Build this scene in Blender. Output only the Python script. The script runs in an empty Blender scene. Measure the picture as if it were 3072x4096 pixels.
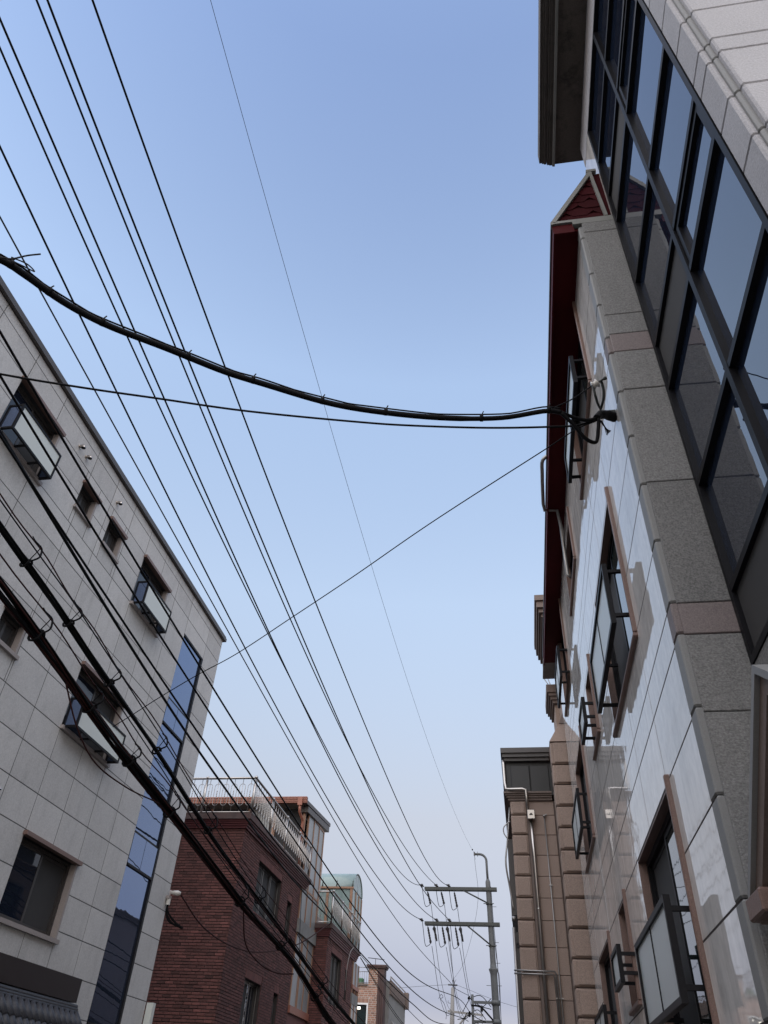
import bpy, bmesh, math, random
from mathutils import Vector, Matrix
random.seed(7)
PI = math.pi
scene = bpy.context.scene
COL = scene.collection

# ------------------------------------------------------------------ camera, sky, sun, exposure
CAMROT = ((0.9870001, 0.1544108, 0.0445875), (-0.0652383, 0.6384529, -0.7668910), (-0.1468833, 0.7540127, 0.6402266))
cd = bpy.data.cameras.new('camera')
cam = bpy.data.objects.new('camera', cd); COL.objects.link(cam)
r0, r1, r2 = [Vector(v) for v in CAMROT]
m = Matrix((r0, -r1, -r2)).transposed().to_4x4()
m.translation = Vector((0, 0, 1.6))
cam.matrix_world = m
cd.sensor_fit = 'VERTICAL'; cd.sensor_height = 24.0; cd.sensor_width = 18.0
cd.lens = 24.0 * 2918.255 / 4096.0
cd.clip_start = 0.05; cd.clip_end = 2000
scene.camera = cam

SUN_EL, SUN_AZ = math.radians(45.0), math.radians(190.0)     # azimuth from +Y towards +X: weak veiled sun behind the camera
w = bpy.data.worlds.new('World'); scene.world = w; w.use_nodes = True
nt = w.node_tree; nt.nodes.clear()
out = nt.nodes.new('ShaderNodeOutputWorld'); bg = nt.nodes.new('ShaderNodeBackground')
sky = nt.nodes.new('ShaderNodeTexSky'); sky.sky_type = 'NISHITA'; sky.sun_disc = False
sky.sun_elevation = SUN_EL; sky.sun_rotation = SUN_AZ; sky.altitude = 0
sky.air_density = 1.0; sky.dust_density = 0.0; sky.ozone_density = 1.0
# evening tint of the whole sky by height only (lavender haze low down, clear blue overhead)
tc = nt.nodes.new('ShaderNodeTexCoord'); sx = nt.nodes.new('ShaderNodeSeparateXYZ'); nt.links.new(tc.outputs['Generated'], sx.inputs[0])
cr = nt.nodes.new('ShaderNodeValToRGB'); nt.links.new(sx.outputs['Z'], cr.inputs[0]); el_ = cr.color_ramp.elements
TINT = [(0.11, (0.193, 0.15, 0.162)), (0.291, (0.624, 0.428, 0.317)), (0.541, (1.12, 0.865, 0.66)), (0.763, (1.265, 1.035, 0.835)), (0.95, (0.845, 0.732, 0.68))]
while len(el_) < len(TINT): el_.new(.5)
for e, (p_, c_) in zip(el_, TINT): e.position = p_; e.color = (*[q / 2 for q in c_], 1)
ml = nt.nodes.new('ShaderNodeVectorMath'); ml.operation = 'MULTIPLY'; sc2 = nt.nodes.new('ShaderNodeVectorMath'); sc2.operation = 'SCALE'; sc2.inputs['Scale'].default_value = 2.0
nt.links.new(sky.outputs[0], ml.inputs[0]); nt.links.new(cr.outputs[0], ml.inputs[1]); nt.links.new(ml.outputs[0], sc2.inputs[0])
bg.inputs['Strength'].default_value = 0.15
nt.links.new(sc2.outputs[0], bg.inputs[0]); nt.links.new(bg.outputs[0], out.inputs[0])

sd = bpy.data.lights.new('sun', 'SUN'); sd.energy = 1.2; sd.angle = math.radians(120); sd.color = (1.0, 0.86, 0.70)
sun = bpy.data.objects.new('sun', sd); COL.objects.link(sun)
sdir = Vector((math.sin(SUN_AZ) * math.cos(SUN_EL), math.cos(SUN_AZ) * math.cos(SUN_EL), math.sin(SUN_EL)))
sun.rotation_euler = sdir.to_track_quat('Z', 'Y').to_euler()
scene.view_settings.view_transform = 'Standard'; scene.view_settings.look = 'None'
scene.view_settings.gamma = 1.0; scene.view_settings.use_curve_mapping = False
scene.view_settings.exposure = 1.6

# ------------------------------------------------------------------ materials
def mat(name, col, var=0.0, noise=(0, 0), speck=(0, 0), streak=0.0, bump=(0, 0), rough=0.6, metal=0.0, ior=1.5, tone=False, col2=None, stain=0.0, spec=0.5, wave=None, drip=0.0):
    """procedural material: base colour varied per object, by blotches, grains and vertical streaks; bump in metres"""
    M = bpy.data.materials.new(name); M.use_nodes = True
    n = M.node_tree; b = n.nodes['Principled BSDF']
    b.inputs['Roughness'].default_value = rough; b.inputs['Metallic'].default_value = metal; b.inputs['IOR'].default_value = ior
    b.inputs['Specular IOR Level'].default_value = spec
    geo = n.nodes.new('ShaderNodeNewGeometry'); pos = geo.outputs['Position']
    def math_(op, a, c, clamp=False):
        k = n.nodes.new('ShaderNodeMath'); k.operation = op; k.use_clamp = clamp
        for i, v in enumerate((a, c)):
            if isinstance(v, (int, float)): k.inputs[i].default_value = v
            else: n.links.new(v, k.inputs[i])
        return k.outputs[0]
    def noise_(scale, detail=3.0, vec=None, rg=0.55):
        k = n.nodes.new('ShaderNodeTexNoise'); k.inputs['Scale'].default_value = scale; k.inputs['Detail'].default_value = detail
        k.inputs['Roughness'].default_value = rg
        n.links.new(vec if vec else pos, k.inputs['Vector']); return k.outputs['Fac']
    val = None
    def acc(x):
        nonlocal val
        val = x if val is None else math_('ADD', val, x)
    if var:
        oi = n.nodes.new('ShaderNodeObjectInfo'); acc(math_('MULTIPLY', math_('SUBTRACT', oi.outputs['Random'], 0.5), 2 * var))
    if tone:
        at = n.nodes.new('ShaderNodeAttribute'); at.attribute_name = 'tone'; acc(at.outputs['Fac'])
    if noise[0]: acc(math_('MULTIPLY', math_('SUBTRACT', noise_(noise[0], 5), 0.5), 2.4 * noise[1]))
    if speck[0]: acc(math_('MULTIPLY', math_('SUBTRACT', noise_(speck[0], 2, rg=0.7), 0.5), 3.0 * speck[1]))
    if streak:
        mp = n.nodes.new('ShaderNodeMapping'); mp.inputs['Scale'].default_value = (7, 7, 0.7); n.links.new(pos, mp.inputs['Vector'])
        acc(math_('MULTIPLY', math_('SUBTRACT', noise_(1.0, 5, mp.outputs[0]), 0.5), 2.4 * streak))
    if stain:
        mp = n.nodes.new('ShaderNodeMapping'); mp.inputs['Scale'].default_value = (3, 3, 1.1); n.links.new(pos, mp.inputs['Vector'])
        s = noise_(1.3, 6, mp.outputs[0], 0.65)
        acc(math_('MULTIPLY', math_('MULTIPLY', math_('SUBTRACT', s, 0.52, True), 5.0, True), -stain))
    if drip:
        mp = n.nodes.new('ShaderNodeMapping'); mp.inputs['Scale'].default_value = (6, 6, .28); n.links.new(pos, mp.inputs['Vector'])
        s = noise_(1.0, 4, mp.outputs[0], 0.6)
        acc(math_('MULTIPLY', math_('MULTIPLY', math_('SUBTRACT', s, 0.56, True), 6.0, True), -drip))
    c1 = (*col, 1)
    if val is not None:
        k = math_('ADD', val, 1.0)
        mx = n.nodes.new('ShaderNodeVectorMath'); mx.operation = 'SCALE'
        if col2:
            rgb = n.nodes.new('ShaderNodeMixRGB'); rgb.inputs[1].default_value = c1; rgb.inputs[2].default_value = (*col2, 1)
            n.links.new(noise_(2.3, 4), rgb.inputs[0]); n.links.new(rgb.outputs[0], mx.inputs[0])
        else: mx.inputs[0].default_value = col
        n.links.new(k, mx.inputs['Scale']); n.links.new(mx.outputs[0], b.inputs['Base Color'])
    else: b.inputs['Base Color'].default_value = c1
    if bump[0]:
        bp = n.nodes.new('ShaderNodeBump'); bp.inputs['Distance'].default_value = bump[1]; bp.inputs['Strength'].default_value = 1.0
        v = None
        if wave:
            mp = n.nodes.new('ShaderNodeMapping'); mp.inputs['Scale'].default_value = wave; n.links.new(pos, mp.inputs['Vector']); v = mp.outputs[0]
        n.links.new(noise_(bump[0], 3, v), bp.inputs['Height']); n.links.new(bp.outputs[0], b.inputs['Normal'])
    return M

M = {}
M['panel'] = mat('grey_granite_panel', (.50, .49, .475), var=.07, noise=(.9, .10), speck=(48, .20), bump=(60, .002), rough=.75, stain=.14, drip=.09)
M['joint'] = mat('grey_joint', (.075, .075, .075), rough=.9)
M['joint_dark'] = mat('brown_joint', (.035, .025, .022), rough=.9)
M['coping'] = mat('coping_metal', (.07, .062, .058), noise=(2, .15), rough=.5)
M['white'] = mat('polished_white_stone', (.60, .575, .55), var=.08, noise=(1.1, .18), speck=(9, .14), streak=.26, bump=(1.6, .0024), rough=.03, ior=1.47, stain=.10, drip=.12)
M['granite'] = mat('hammered_granite', (.178, .176, .171), var=.10, noise=(2, .06), speck=(75, .55), bump=(55, .005), rough=.8, drip=.14, stain=.12, wave=(1, 1, 2.2))
M['pink'] = mat('pink_granite', (.165, .135, .13), var=.05, speck=(120, .5), bump=(100, .001), rough=.6)
M['granite_light'] = mat('flamed_pale_granite', (.375, .368, .38), var=.03, noise=(1.5, .07), speck=(80, .28), bump=(55, .004), rough=.8, stain=.10, drip=.12, wave=(1, 1, 2))
M['granite_edge'] = mat('sawn_granite_edge', (.20, .20, .195), noise=(4, .08), speck=(150, .15), rough=.6)
M['surround'] = mat('red_brown_granite', (.17, .105, .085), var=.05, noise=(3, .12), speck=(140, .4), bump=(90, .002), rough=.45)
M['frame'] = mat('dark_bronze_aluminium', (.008, .008, .010), noise=(3, .1), rough=.45, spec=.14)
M['frame_brown'] = mat('brown_aluminium', (.045, .04, .038), noise=(3, .1), rough=.4)
M['mirror'] = mat('reflective_blue_glass', (.012, .018, .034), rough=.012, ior=2.7, bump=(.8, .0026))
M['mirror_strip'] = mat('blue_strip_glass', (.165, .22, .35), rough=.012, metal=.9, bump=(.9, .002))
M['glass'] = mat('window_glass', (.010, .014, .024), rough=.02, ior=1.55, bump=(1.5, .001))
M['glass_teal'] = mat('pale_teal_glass', (.02, .03, .03), rough=.02, ior=2.4, bump=(1.5, .001))
M['screen'] = mat('insect_screen', (.035, .034, .034), noise=(3, .15), rough=.85)
M['frost'] = mat('frosted_panel', (.44, .48, .48), var=.03, noise=(.7, .05), rough=.35, stain=.05)
M['frost_green'] = mat('milky_green_panel', (.58, .61, .57), var=.02, noise=(.7, .04), rough=.4)
M['eave_red'] = mat('red_painted_metal', (.062, .005, .007), noise=(2, .15), rough=.6, spec=.1)
M['shingle'] = mat('red_asphalt_shingle', (.042, .007, .009), var=.16, noise=(3, .15), speck=(120, .3), bump=(120, .002), rough=.9, spec=.08)
M['flashing'] = mat('pale_metal_flashing', (.21, .21, .195), noise=(2, .1), rough=.5, stain=.2)
M['cornice'] = mat('stained_cornice', (.075, .066, .058), noise=(2.5, .25), speck=(70, .2), rough=.75, stain=.35)
M['soffit'] = mat('stained_concrete_soffit', (.085, .072, .062), noise=(1.5, .3), speck=(60, .3), rough=.9, stain=.7)
M['brick'] = mat('red_brick', (.13, .048, .040), var=.22, tone=True, noise=(9, .18), speck=(90, .2), bump=(60, .003), rough=.82, col2=(.105, .038, .034))
M['brick_pale'] = mat('orange_brick', (.30, .155, .105), var=.2, tone=True, noise=(5, .15), rough=.85)
M['mortar'] = mat('dark_mortar', (.042, .035, .033), noise=(6, .2), rough=.95)
M['mortar_pale'] = mat('pale_mortar', (.42, .37, .33), noise=(4, .1), rough=.95)
M['concrete'] = mat('grey_concrete', (.20, .195, .185), noise=(2, .15), speck=(60, .15), rough=.85, stain=.25)
M['slab'] = mat('stained_red_slab', (.085, .032, .028), noise=(1.7, .5), rough=.85, col2=(.07, .062, .058), stain=.3)
M['red_trim'] = mat('dark_red_paint', (.085, .012, .014), noise=(2, .2), rough=.55, stain=.25)
M['steel'] = mat('stainless_steel', (.40, .375, .35), noise=(3, .06), rough=.28, metal=1.0)
M['steel_dull'] = mat('dull_steel', (.30, .29, .28), noise=(4, .12), rough=.42, metal=.85)
M['gutter'] = mat('copper_painted_metal', (.26, .095, .06), noise=(2, .15), rough=.5, stain=.15)
M['wood'] = mat('tan_window_frame', (.28, .155, .095), noise=(4, .12), rough=.5)
M['dark'] = mat('dark_interior', (.012, .012, .013), noise=(2, .2), rough=.8)
M['milk'] = mat('dusty_white_glazing', (.24, .25, .25), noise=(1.1, .2), rough=.3, stain=.35)
M['poly'] = mat('green_polycarbonate', (.23, .30, .285), noise=(1.3, .14), rough=.25, stain=.15)
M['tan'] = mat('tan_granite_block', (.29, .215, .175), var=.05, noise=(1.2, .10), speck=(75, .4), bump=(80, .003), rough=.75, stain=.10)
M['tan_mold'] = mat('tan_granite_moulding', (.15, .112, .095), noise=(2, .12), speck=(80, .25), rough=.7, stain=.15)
M['black_trim'] = mat('black_metal_panel', (.008, .008, .008), noise=(2, .2), rough=.45)
M['wire'] = mat('black_cable', (.005, .005, .006), rough=.7, spec=.12)
M['wire_red'] = mat('dark_red_cable', (.035, .011, .010), rough=.7, spec=.15)
M['wire_grey'] = mat('grey_wire', (.03, .03, .032), rough=.7, spec=.2)
M['wire_pale'] = mat('pale_wire', (.26, .24, .23), rough=.5)
M['galv'] = mat('galvanised_steel', (.036, .040, .037), noise=(5, .2), rough=.55, metal=.2, stain=.2)
M['pole'] = mat('painted_steel_pole', (.072, .076, .078), noise=(3, .15), streak=.12, rough=.6, stain=.2)
M['pole_conc'] = mat('concrete_pole', (.19, .185, .18), noise=(3, .12), rough=.8)
M['porcelain'] = mat('porcelain', (.50, .48, .44), noise=(5, .1), rough=.2)
M['polymer'] = mat('grey_polymer', (.06, .06, .065), rough=.45)
M['sign'] = mat('dark_brown_sign_band', (.018, .010, .009), noise=(30, .2), rough=.6)
M['tile'] = mat('grey_roof_tile', (.030, .031, .038), var=.1, noise=(5, .2), speck=(60, .2), rough=.55)
M['pale_pink'] = mat('pale_pink_stone', (.29, .255, .24), noise=(3, .1), speck=(120, .2), rough=.6)
M['vent'] = mat('vent_steel', (.50, .46, .42), noise=(6, .1), rough=.3, metal=1.0)
M['asphalt'] = mat('asphalt', (.05, .05, .052), noise=(.5, .2), speck=(60, .3), bump=(80, .004), rough=.9)
M['paving'] = mat('concrete_paving', (.22, .215, .205), noise=(1, .15), speck=(40, .15), rough=.9)
M['white_paint'] = mat('white_paint', (.70, .70, .68), noise=(2, .1), rough=.6)
M['green_plastic'] = mat('green_plastic', (.05, .16, .08), noise=(3, .1), rough=.5)
lamp = bpy.data.materials.new('lit_ceiling_lamp'); lamp.use_nodes = True
lb = lamp.node_tree.nodes['Principled BSDF']; lb.inputs['Emission Color'].default_value = (1, .93, .75, 1); lb.inputs['Emission Strength'].default_value = 1.2
M['lamp'] = lamp

# ------------------------------------------------------------------ mesh helpers
WLOC = {}
class MB:
    def __init__(s): s.v = []; s.f = []; s.s = []; s.t = []
    def add(s, vs, fs, smooth=False, tone=0.0):
        o = len(s.v); s.v += [Vector(v) for v in vs]
        for f in fs: s.f.append([o + i for i in f]); s.s.append(smooth); s.t.append(tone)
    def box(s, lo, hi, tone=0.0):
        x0, y0, z0 = lo; x1, y1, z1 = hi
        s.add([(x0,y0,z0),(x1,y0,z0),(x1,y1,z0),(x0,y1,z0),(x0,y0,z1),(x1,y0,z1),(x1,y1,z1),(x0,y1,z1)],
              [(0,3,2,1),(4,5,6,7),(0,1,5,4),(1,2,6,5),(2,3,7,6),(3,0,4,7)], tone=tone)
    def hexa(s, p, tone=0.0):                                  # eight corners: bottom four, top four
        s.add(p, [(0,3,2,1),(4,5,6,7),(0,1,5,4),(1,2,6,5),(2,3,7,6),(3,0,4,7)], tone=tone)
    def cbox(s, lo, hi, c):
        lo = Vector(lo); hi = Vector(hi); d = hi - lo; c = min(c, min(d) * .45); vs = []; idx = {}
        for i in (0, 1):
            for j in (0, 1):
                for k in (0, 1):
                    b = [(lo, hi)[q][a] for a, q in enumerate((i, j, k))]
                    sg = [1 if q == 0 else -1 for q in (i, j, k)]
                    for a in range(3):                          # the vertex that stays on face a
                        p = list(b)
                        for o in range(3):
                            if o != a: p[o] += sg[o] * c
                        idx[(i, j, k, a)] = len(vs); vs.append(p)
        fs = []
        for a in range(3):
            o1, o2 = [x for x in range(3) if x != a]
            for q in (0, 1):
                ring = []
                for u, v_ in ((0,0),(1,0),(1,1),(0,1)):
                    t = [0,0,0]; t[a] = q; t[o1] = u; t[o2] = v_; ring.append(idx[(*t, a)])
                fs.append(ring)
        for a in range(3):                                      # edges along axis a
            o1, o2 = [x for x in range(3) if x != a]
            for u in (0, 1):
                for v_ in (0, 1):
                    t0 = [0,0,0]; t0[a] = 0; t0[o1] = u; t0[o2] = v_
                    t1 = list(t0); t1[a] = 1
                    fs.append([idx[(*t0, o1)], idx[(*t1, o1)], idx[(*t1, o2)], idx[(*t0, o2)]])
        for i in (0, 1):
            for j in (0, 1):
                for k in (0, 1): fs.append([idx[(i, j, k, a)] for a in range(3)])
        s.add(vs, fs)
    def prism(s, poly, ext):
        n = len(poly); ext = Vector(ext); p = [Vector(q) for q in poly]
        s.add(p + [q + ext for q in p], [list(range(n))[::-1], list(range(n, 2 * n))] + [(i, (i + 1) % n, n + (i + 1) % n, n + i) for i in range(n)])
    def tube(s, path, r, n=8, cap=True):
        P = [Vector(p) for p in path]; rs = r if isinstance(r, (list, tuple)) else [r] * len(P)
        T = []
        for i in range(len(P)):
            t = P[min(i + 1, len(P) - 1)] - P[max(i - 1, 0)]; T.append(t.normalized() if t.length else Vector((0, 0, 1)))
        u = T[0].orthogonal().normalized(); vs = []
        for i, (p, t) in enumerate(zip(P, T)):
            u = (u - t * u.dot(t)); u = u.normalized() if u.length > 1e-6 else t.orthogonal().normalized()
            b = t.cross(u)
            for k in range(n):
                a = 2 * PI * k / n; vs.append(p + (u * math.cos(a) + b * math.sin(a)) * rs[i])
        fs = [(i * n + k, i * n + (k + 1) % n, (i + 1) * n + (k + 1) % n, (i + 1) * n + k) for i in range(len(P) - 1) for k in range(n)]
        s.add(vs, fs, True)
        if cap:
            o = len(s.v) - len(vs)
            for ring in (list(range(n))[::-1], [(len(P) - 1) * n + k for k in range(n)]):
                s.f.append([o + q for q in ring]); s.s.append(False); s.t.append(0.0)
    def ball(s, c, r, n=8):
        c = Vector(c); s.tube([c + Vector((0, 0, r * math.sin(a))) for a in [(-.5 + i / 6) * PI * .98 for i in range(7)]],
                              [max(.001, r * math.cos((-.5 + i / 6) * PI * .98)) for i in range(7)], n)
    def empty(s): return not s.v

def mesh_of(mb, c, mt, name):
    me = bpy.data.meshes.new(name)
    me.from_pydata([v - c for v in mb.v], [], mb.f)
    bm = bmesh.new(); bm.from_mesh(me); bmesh.ops.recalc_face_normals(bm, faces=bm.faces); bm.to_mesh(me); bm.free()
    me.polygons.foreach_set('use_smooth', mb.s)
    if any(mb.t):
        at = me.attributes.new('tone', 'FLOAT', 'FACE'); at.data.foreach_set('value', mb.t)
    me.materials.append(mt); return me

def link(name, me, c, parent):
    o = bpy.data.objects.new(name, me); COL.objects.link(o)
    if parent is not None: o.parent = parent; o.location = c - WLOC[parent]
    else: o.location = c
    WLOC[o] = c.copy(); return o
def part(name, mb, mt, parent=None, label=None):
    lo = Vector([min(v[i] for v in mb.v) for i in range(3)]); hi = Vector([max(v[i] for v in mb.v) for i in range(3)])
    c = (lo + hi) / 2
    o = link(name, mesh_of(mb, c, mt, name), c, parent)
    if label: o['label'] = label
    return o
CACHE = {}
def piece(name, lohi, mt, parent, ch=.004):
    """one chamfered block of stone, tile, board...; alike blocks share their mesh"""
    lo, hi = Vector(lohi[0]), Vector(lohi[1]); d = hi - lo; c = (lo + hi) / 2
    key = (round(d.x, 3), round(d.y, 3), round(d.z, 3), mt.name, ch)
    if key not in CACHE:
        mb = MB(); mb.cbox(-d / 2, d / 2, ch); CACHE[key] = mesh_of(mb, Vector(), mt, name)
    return link(name, CACHE[key], c, parent)
def tag(o, label, cat, group=None, kind=None):
    if label: o['label'] = label
    if cat: o['category'] = cat
    if group: o['group'] = group
    if kind: o['kind'] = kind
    return o
def thing(name, loc, label, cat, group=None):
    o = bpy.data.objects.new(name, None); COL.objects.link(o); o.location = loc; WLOC[o] = Vector(loc); o.empty_display_size = .3
    return tag(o, label, cat, group)

class Fr:
    """a wall plane: d = distance out of the wall, a = along it, z = up"""
    def __init__(s, ax, pos, sg): s.ax, s.pos, s.sg = ax, pos, sg
    def p(s, d, a, z): return Vector((s.pos + s.sg * d, a, z)) if s.ax == 'X' else Vector((a, s.pos + s.sg * d, z))
    def b(s, d0, d1, a0, a1, z0, z1):
        p, q = s.p(d0, a0, z0), s.p(d1, a1, z1)
        return Vector([min(p[i], q[i]) for i in range(3)]), Vector([max(p[i], q[i]) for i in range(3)])

def sub(rects, h):
    o = []
    for (a0, a1, z0, z1) in rects:
        if h[0] >= a1 or h[1] <= a0 or h[2] >= z1 or h[3] <= z0: o.append((a0, a1, z0, z1)); continue
        if h[0] > a0: o.append((a0, h[0], z0, z1))
        if h[1] < a1: o.append((h[1], a1, z0, z1))
        b0, b1 = max(a0, h[0]), min(a1, h[1])
        if h[2] > z0: o.append((b0, b1, z0, h[2]))
        if h[3] < z1: o.append((b0, b1, h[3], z1))
    return o
def cut(rect, holes):
    r = [rect]
    for h in holes: r = sub(r, h)
    return r
def panels(fr, parent, A, Z, holes, th, gap, mt, name='wall_panel', ch=.004, jit=.0015):
    for a0, a1 in zip(A, A[1:]):
        for z0, z1 in zip(Z, Z[1:]):
            for (b0, b1, y0, y1) in cut((a0, a1, z0, z1), holes):
                if b1 - b0 < .03 or y1 - y0 < .03: continue
                g = gap / 2
                piece(name, fr.b(-th, random.uniform(-jit, jit), b0 + g, b1 - g, y0 + g, y1 - g), mt, parent, ch)
def backing(fr, parent, a0, a1, z0, z1, holes, d0, d1, mt, name='wall'):
    mb = MB()
    for (b0, b1, y0, y1) in cut((a0, a1, z0, z1), holes): mb.box(*fr.b(d0, d1, b0, b1, y0, y1))
    return part(name, mb, mt, parent)
def bars(fr, mb, d0, d1, a0, a1, z0, z1, w):
    mb.box(*fr.b(d0, d1, a0, a0 + w, z0, z1)); mb.box(*fr.b(d0, d1, a1 - w, a1, z0, z1))
    mb.box(*fr.b(d0, d1, a0 + w, a1 - w, z0, z0 + w)); mb.box(*fr.b(d0, d1, a0 + w, a1 - w, z1 - w, z1))
def one(fr, *q):
    mb = MB(); mb.box(*fr.b(*q)); return mb
def sliding(fr, parent, a0, a1, z0, z1, d, frame_m, left_m, right_m, mull=1, w=.045):
    """sliding window set back d in its opening: frame > sashes, panes"""
    mb = MB(); bars(fr, mb, -d - .07, -d, a0, a1, z0, z1, w)
    o = part('window', mb, frame_m, parent)
    n = mull + 1; step = (a1 - a0 - 2 * w) / n
    for i in range(n):
        s0 = a0 + w + i * step + .002; s1 = s0 + step - .004; dd = -d - .015 - .022 * (i % 2)
        mb = MB(); bars(fr, mb, dd - .022, dd, s0, s1, z0 + w + .002, z1 - w - .002, .038); part('sash', mb, frame_m, o)
        part('pane', one(fr, dd - .014, dd - .008, s0 + .036, s1 - .036, z0 + w + .036, z1 - w - .036), left_m if i % 2 == 0 else right_m, o)
    part('room_shade', one(fr, -d - .30, -d - .28, a0, a1, z0, z1), M['dark'], o)
    return o

def crom(pts, n=14):
    P = [Vector(p) for p in pts]; P = [P[0] * 2 - P[1]] + P + [P[-1] * 2 - P[-2]]; o = []
    for i in range(1, len(P) - 2):
        a, b, c, d = P[i - 1:i + 3]
        ta = 0.0; tb = ta + max(1e-4, (b - a).length) ** .5; tc = tb + max(1e-4, (c - b).length) ** .5; td = tc + max(1e-4, (d - c).length) ** .5
        for k in range(n):
            t = tb + (tc - tb) * k / n
            A1 = a * ((tb - t) / (tb - ta)) + b * ((t - ta) / (tb - ta)); A2 = b * ((tc - t) / (tc - tb)) + c * ((t - tb) / (tc - tb)); A3 = c * ((td - t) / (td - tc)) + d * ((t - tc) / (td - tc))
            B1 = A1 * ((tc - t) / (tc - ta)) + A2 * ((t - ta) / (tc - ta)); B2 = A2 * ((td - t) / (td - tb)) + A3 * ((t - tb) / (td - tb))
            o.append(B1 * ((tc - t) / (tc - tb)) + B2 * ((t - tb) / (tc - tb)))
    o.append(P[-2]); return o
def poly2(pts, deg=3):
    """smooth sag: least-squares cubic of x and z against y, so that a hand-measured wire hangs evenly"""
    import numpy as np
    a = np.array(pts); y = a[:, 1]; ym, ys = y.mean(), y.std()
    cx = np.polyfit((y - ym) / ys, a[:, 0], 1); cz = np.polyfit((y - ym) / ys, a[:, 2], min(deg, len(pts) - 2))
    return lambda t: Vector((np.polyval(cx, (t - ym) / ys), t, np.polyval(cz, (t - ym) / ys)))
def cable(name, pts, r, mt, label, cat='cable', group=None, n=12, sides=7):
    mb = MB(); mb.tube(crom(pts, n), r, sides); o = part(name, mb, mt); return tag(o, label, cat, group)

def in_frame(p, pad=60):
    q = Vector(p) - Vector((0, 0, 1.6)); x, y, z = r0.dot(q), r1.dot(q), r2.dot(q)
    if z < .2: return False
    u, v = 1536 + 2918.3 * x / z, 2048 + 2918.3 * y / z
    return -pad < u < 3072 + pad and -pad < v < 4096 + pad

# ------------------------------------------------------------------ ground
def ground_sheet(name, x0, x1, y0, y1, z, mt, h=.02):
    mb = MB(); mb.box((x0, y0, z - h), (x1, y1, z)); return tag(part(name, mb, mt), None, None, None, 'structure')
ground_sheet('ground', -400, 400, -400, 400, -.03, M['paving'], .2)
ground_sheet('road', -6.2, .7, -60, 160, 0, M['asphalt'])
ground_sheet('pavement_left', -7.4, -6.2, -60, 160, .12, M['paving'], .14)
ground_sheet('pavement_right', .7, 3.2, -60, 4.2, .12, M['paving'], .14)
ground_sheet('road_edge_line', -5.95, -5.83, -60, 160, .004, M['white_paint'], .003)
ground_sheet('road_edge_line_right', .4, .52, -60, 160, .004, M['white_paint'], .003)

# ================================================================== LEFT: grey panel building
FL = Fr('X', -7.2, 1)
LB = thing('panel_building', (-7.2, 10, 0), 'grey granite panel building on the left with a tall blue glass strip', 'building')
WIN = dict(w1=(6.48, 7.69, 9.26, 10.36), w2=(8.70, 9.22, 9.62, 10.15), w3=(9.77, 10.34, 9.62, 10.18), w4=(11.27, 12.53, 9.28, 10.38),
           w5=(10.43, 12.09, 6.34, 7.46), w6=(8.17, 8.74, 6.70, 7.20), w7=(10.43, 12.09, 3.55, 4.66), w8=(6.0, 7.4, 3.55, 4.66))
STRIP = (13.78, 15.02, 1.9, 10.03)
holes = list(WIN.values()) + [STRIP]
AJ = [2.75, 3.68, 4.62, 5.58, 6.54, 7.48, 8.79, 9.62, 10.43, 11.25, 12.09, 12.93, 13.78, 15.02, 15.92]
ZJ = [.0, .62, 1.13, 1.64, 2.14, 2.65, 3.16, 3.67, 4.19, 4.71, 5.23, 5.77, 6.28, 6.88, 7.49, 8.08, 8.67, 9.26, 9.85, 10.42, 10.86, 11.06]
backing(FL, LB, -14, 15.92, 0, 11.05, holes, -.4, -.003, M['joint'])
panels(FL, LB, AJ, ZJ, holes, .05, .015, M['panel'], ch=.001, jit=.0006)
mb = MB(); mb.box(*FL.b(-.0505, -.001, -14, 2.745, .05, 11.05)); part('near_wall', mb, M['panel'], LB)
mb = MB(); mb.box((-14, -14, 0), (-7.61, 15.9, 11.0)); part('core', mb, M['panel'], LB)
mb = MB(); mb.box((-14, -14.02, 11.065), (-7.13, 16.0, 11.15)); mb.box((-14, -14.0, 11.17), (-7.15, 15.98, 11.2)); part('coping', mb, M['coping'], LB)
def left_window(key, box_=False, tall=True):
    a0, a1, z0, z1 = WIN[key]
    o = sliding(FL, LB, a0, a1, z0, z1 - .03, .10, M['frame_brown'], M['glass'] if key in ('w7', 'w4', 'w5', 'w1') else M['screen'], M['screen'])
    part('lintel', one(FL, -.03, .07, a0 - .04, a1 + .06, z1 - .03, z1 + .03), M['surround'], o)
    part('sill', one(FL, -.09, .055, a0 - .03, a1 + .06, z0 - .06, z0), M['pale_pink'], o)
    mb = MB(); mb.box(*FL.b(-.099, .006, a1 - .012, a1 + .035, z0 + .001, z1 - .031)); part('jamb', mb, M['pale_pink'], o)
    if box_:
        b0, b1, h0, h1, D = a0 + .02, a1 - .04, z0 - .02, z0 + .50, .26
        mb = MB(); w_ = .035
        for d0 in (0.0, D - w_):
            for q in (b0, b1 - w_): mb.box(*FL.b(d0, d0 + w_, q, q + w_, h0, h1))
        for zz in (h0, h1 - w_):
            mb.box(*FL.b(D - w_, D, b0 + w_, b1 - w_, zz, zz + w_))
            for q in (b0, b1 - w_): mb.box(*FL.b(w_, D - w_, q, q + w_, zz, zz + w_))
        for q in (.33, .66): mb.box(*FL.b(-.02, D - w_, b0 + (b1 - b0) * q, b0 + (b1 - b0) * q + .03, h0, h0 + .03))
        g = part('privacy_box', mb, M['frame'], LB)
        part('frosted_panel', one(FL, D - .024, D - .012, b0 + w_ - .004, b1 - w_ + .004, h0 + w_ - .004, h1 - w_ + .004), M['frost_green'], g)
        for q in (b0, b1 - w_): part('side_glass', one(FL, w_ - .002, D - w_ + .002, q + .012, q + .022, h0 + w_ - .004, h1 - w_ + .004), M['mirror_strip'], g)
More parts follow.
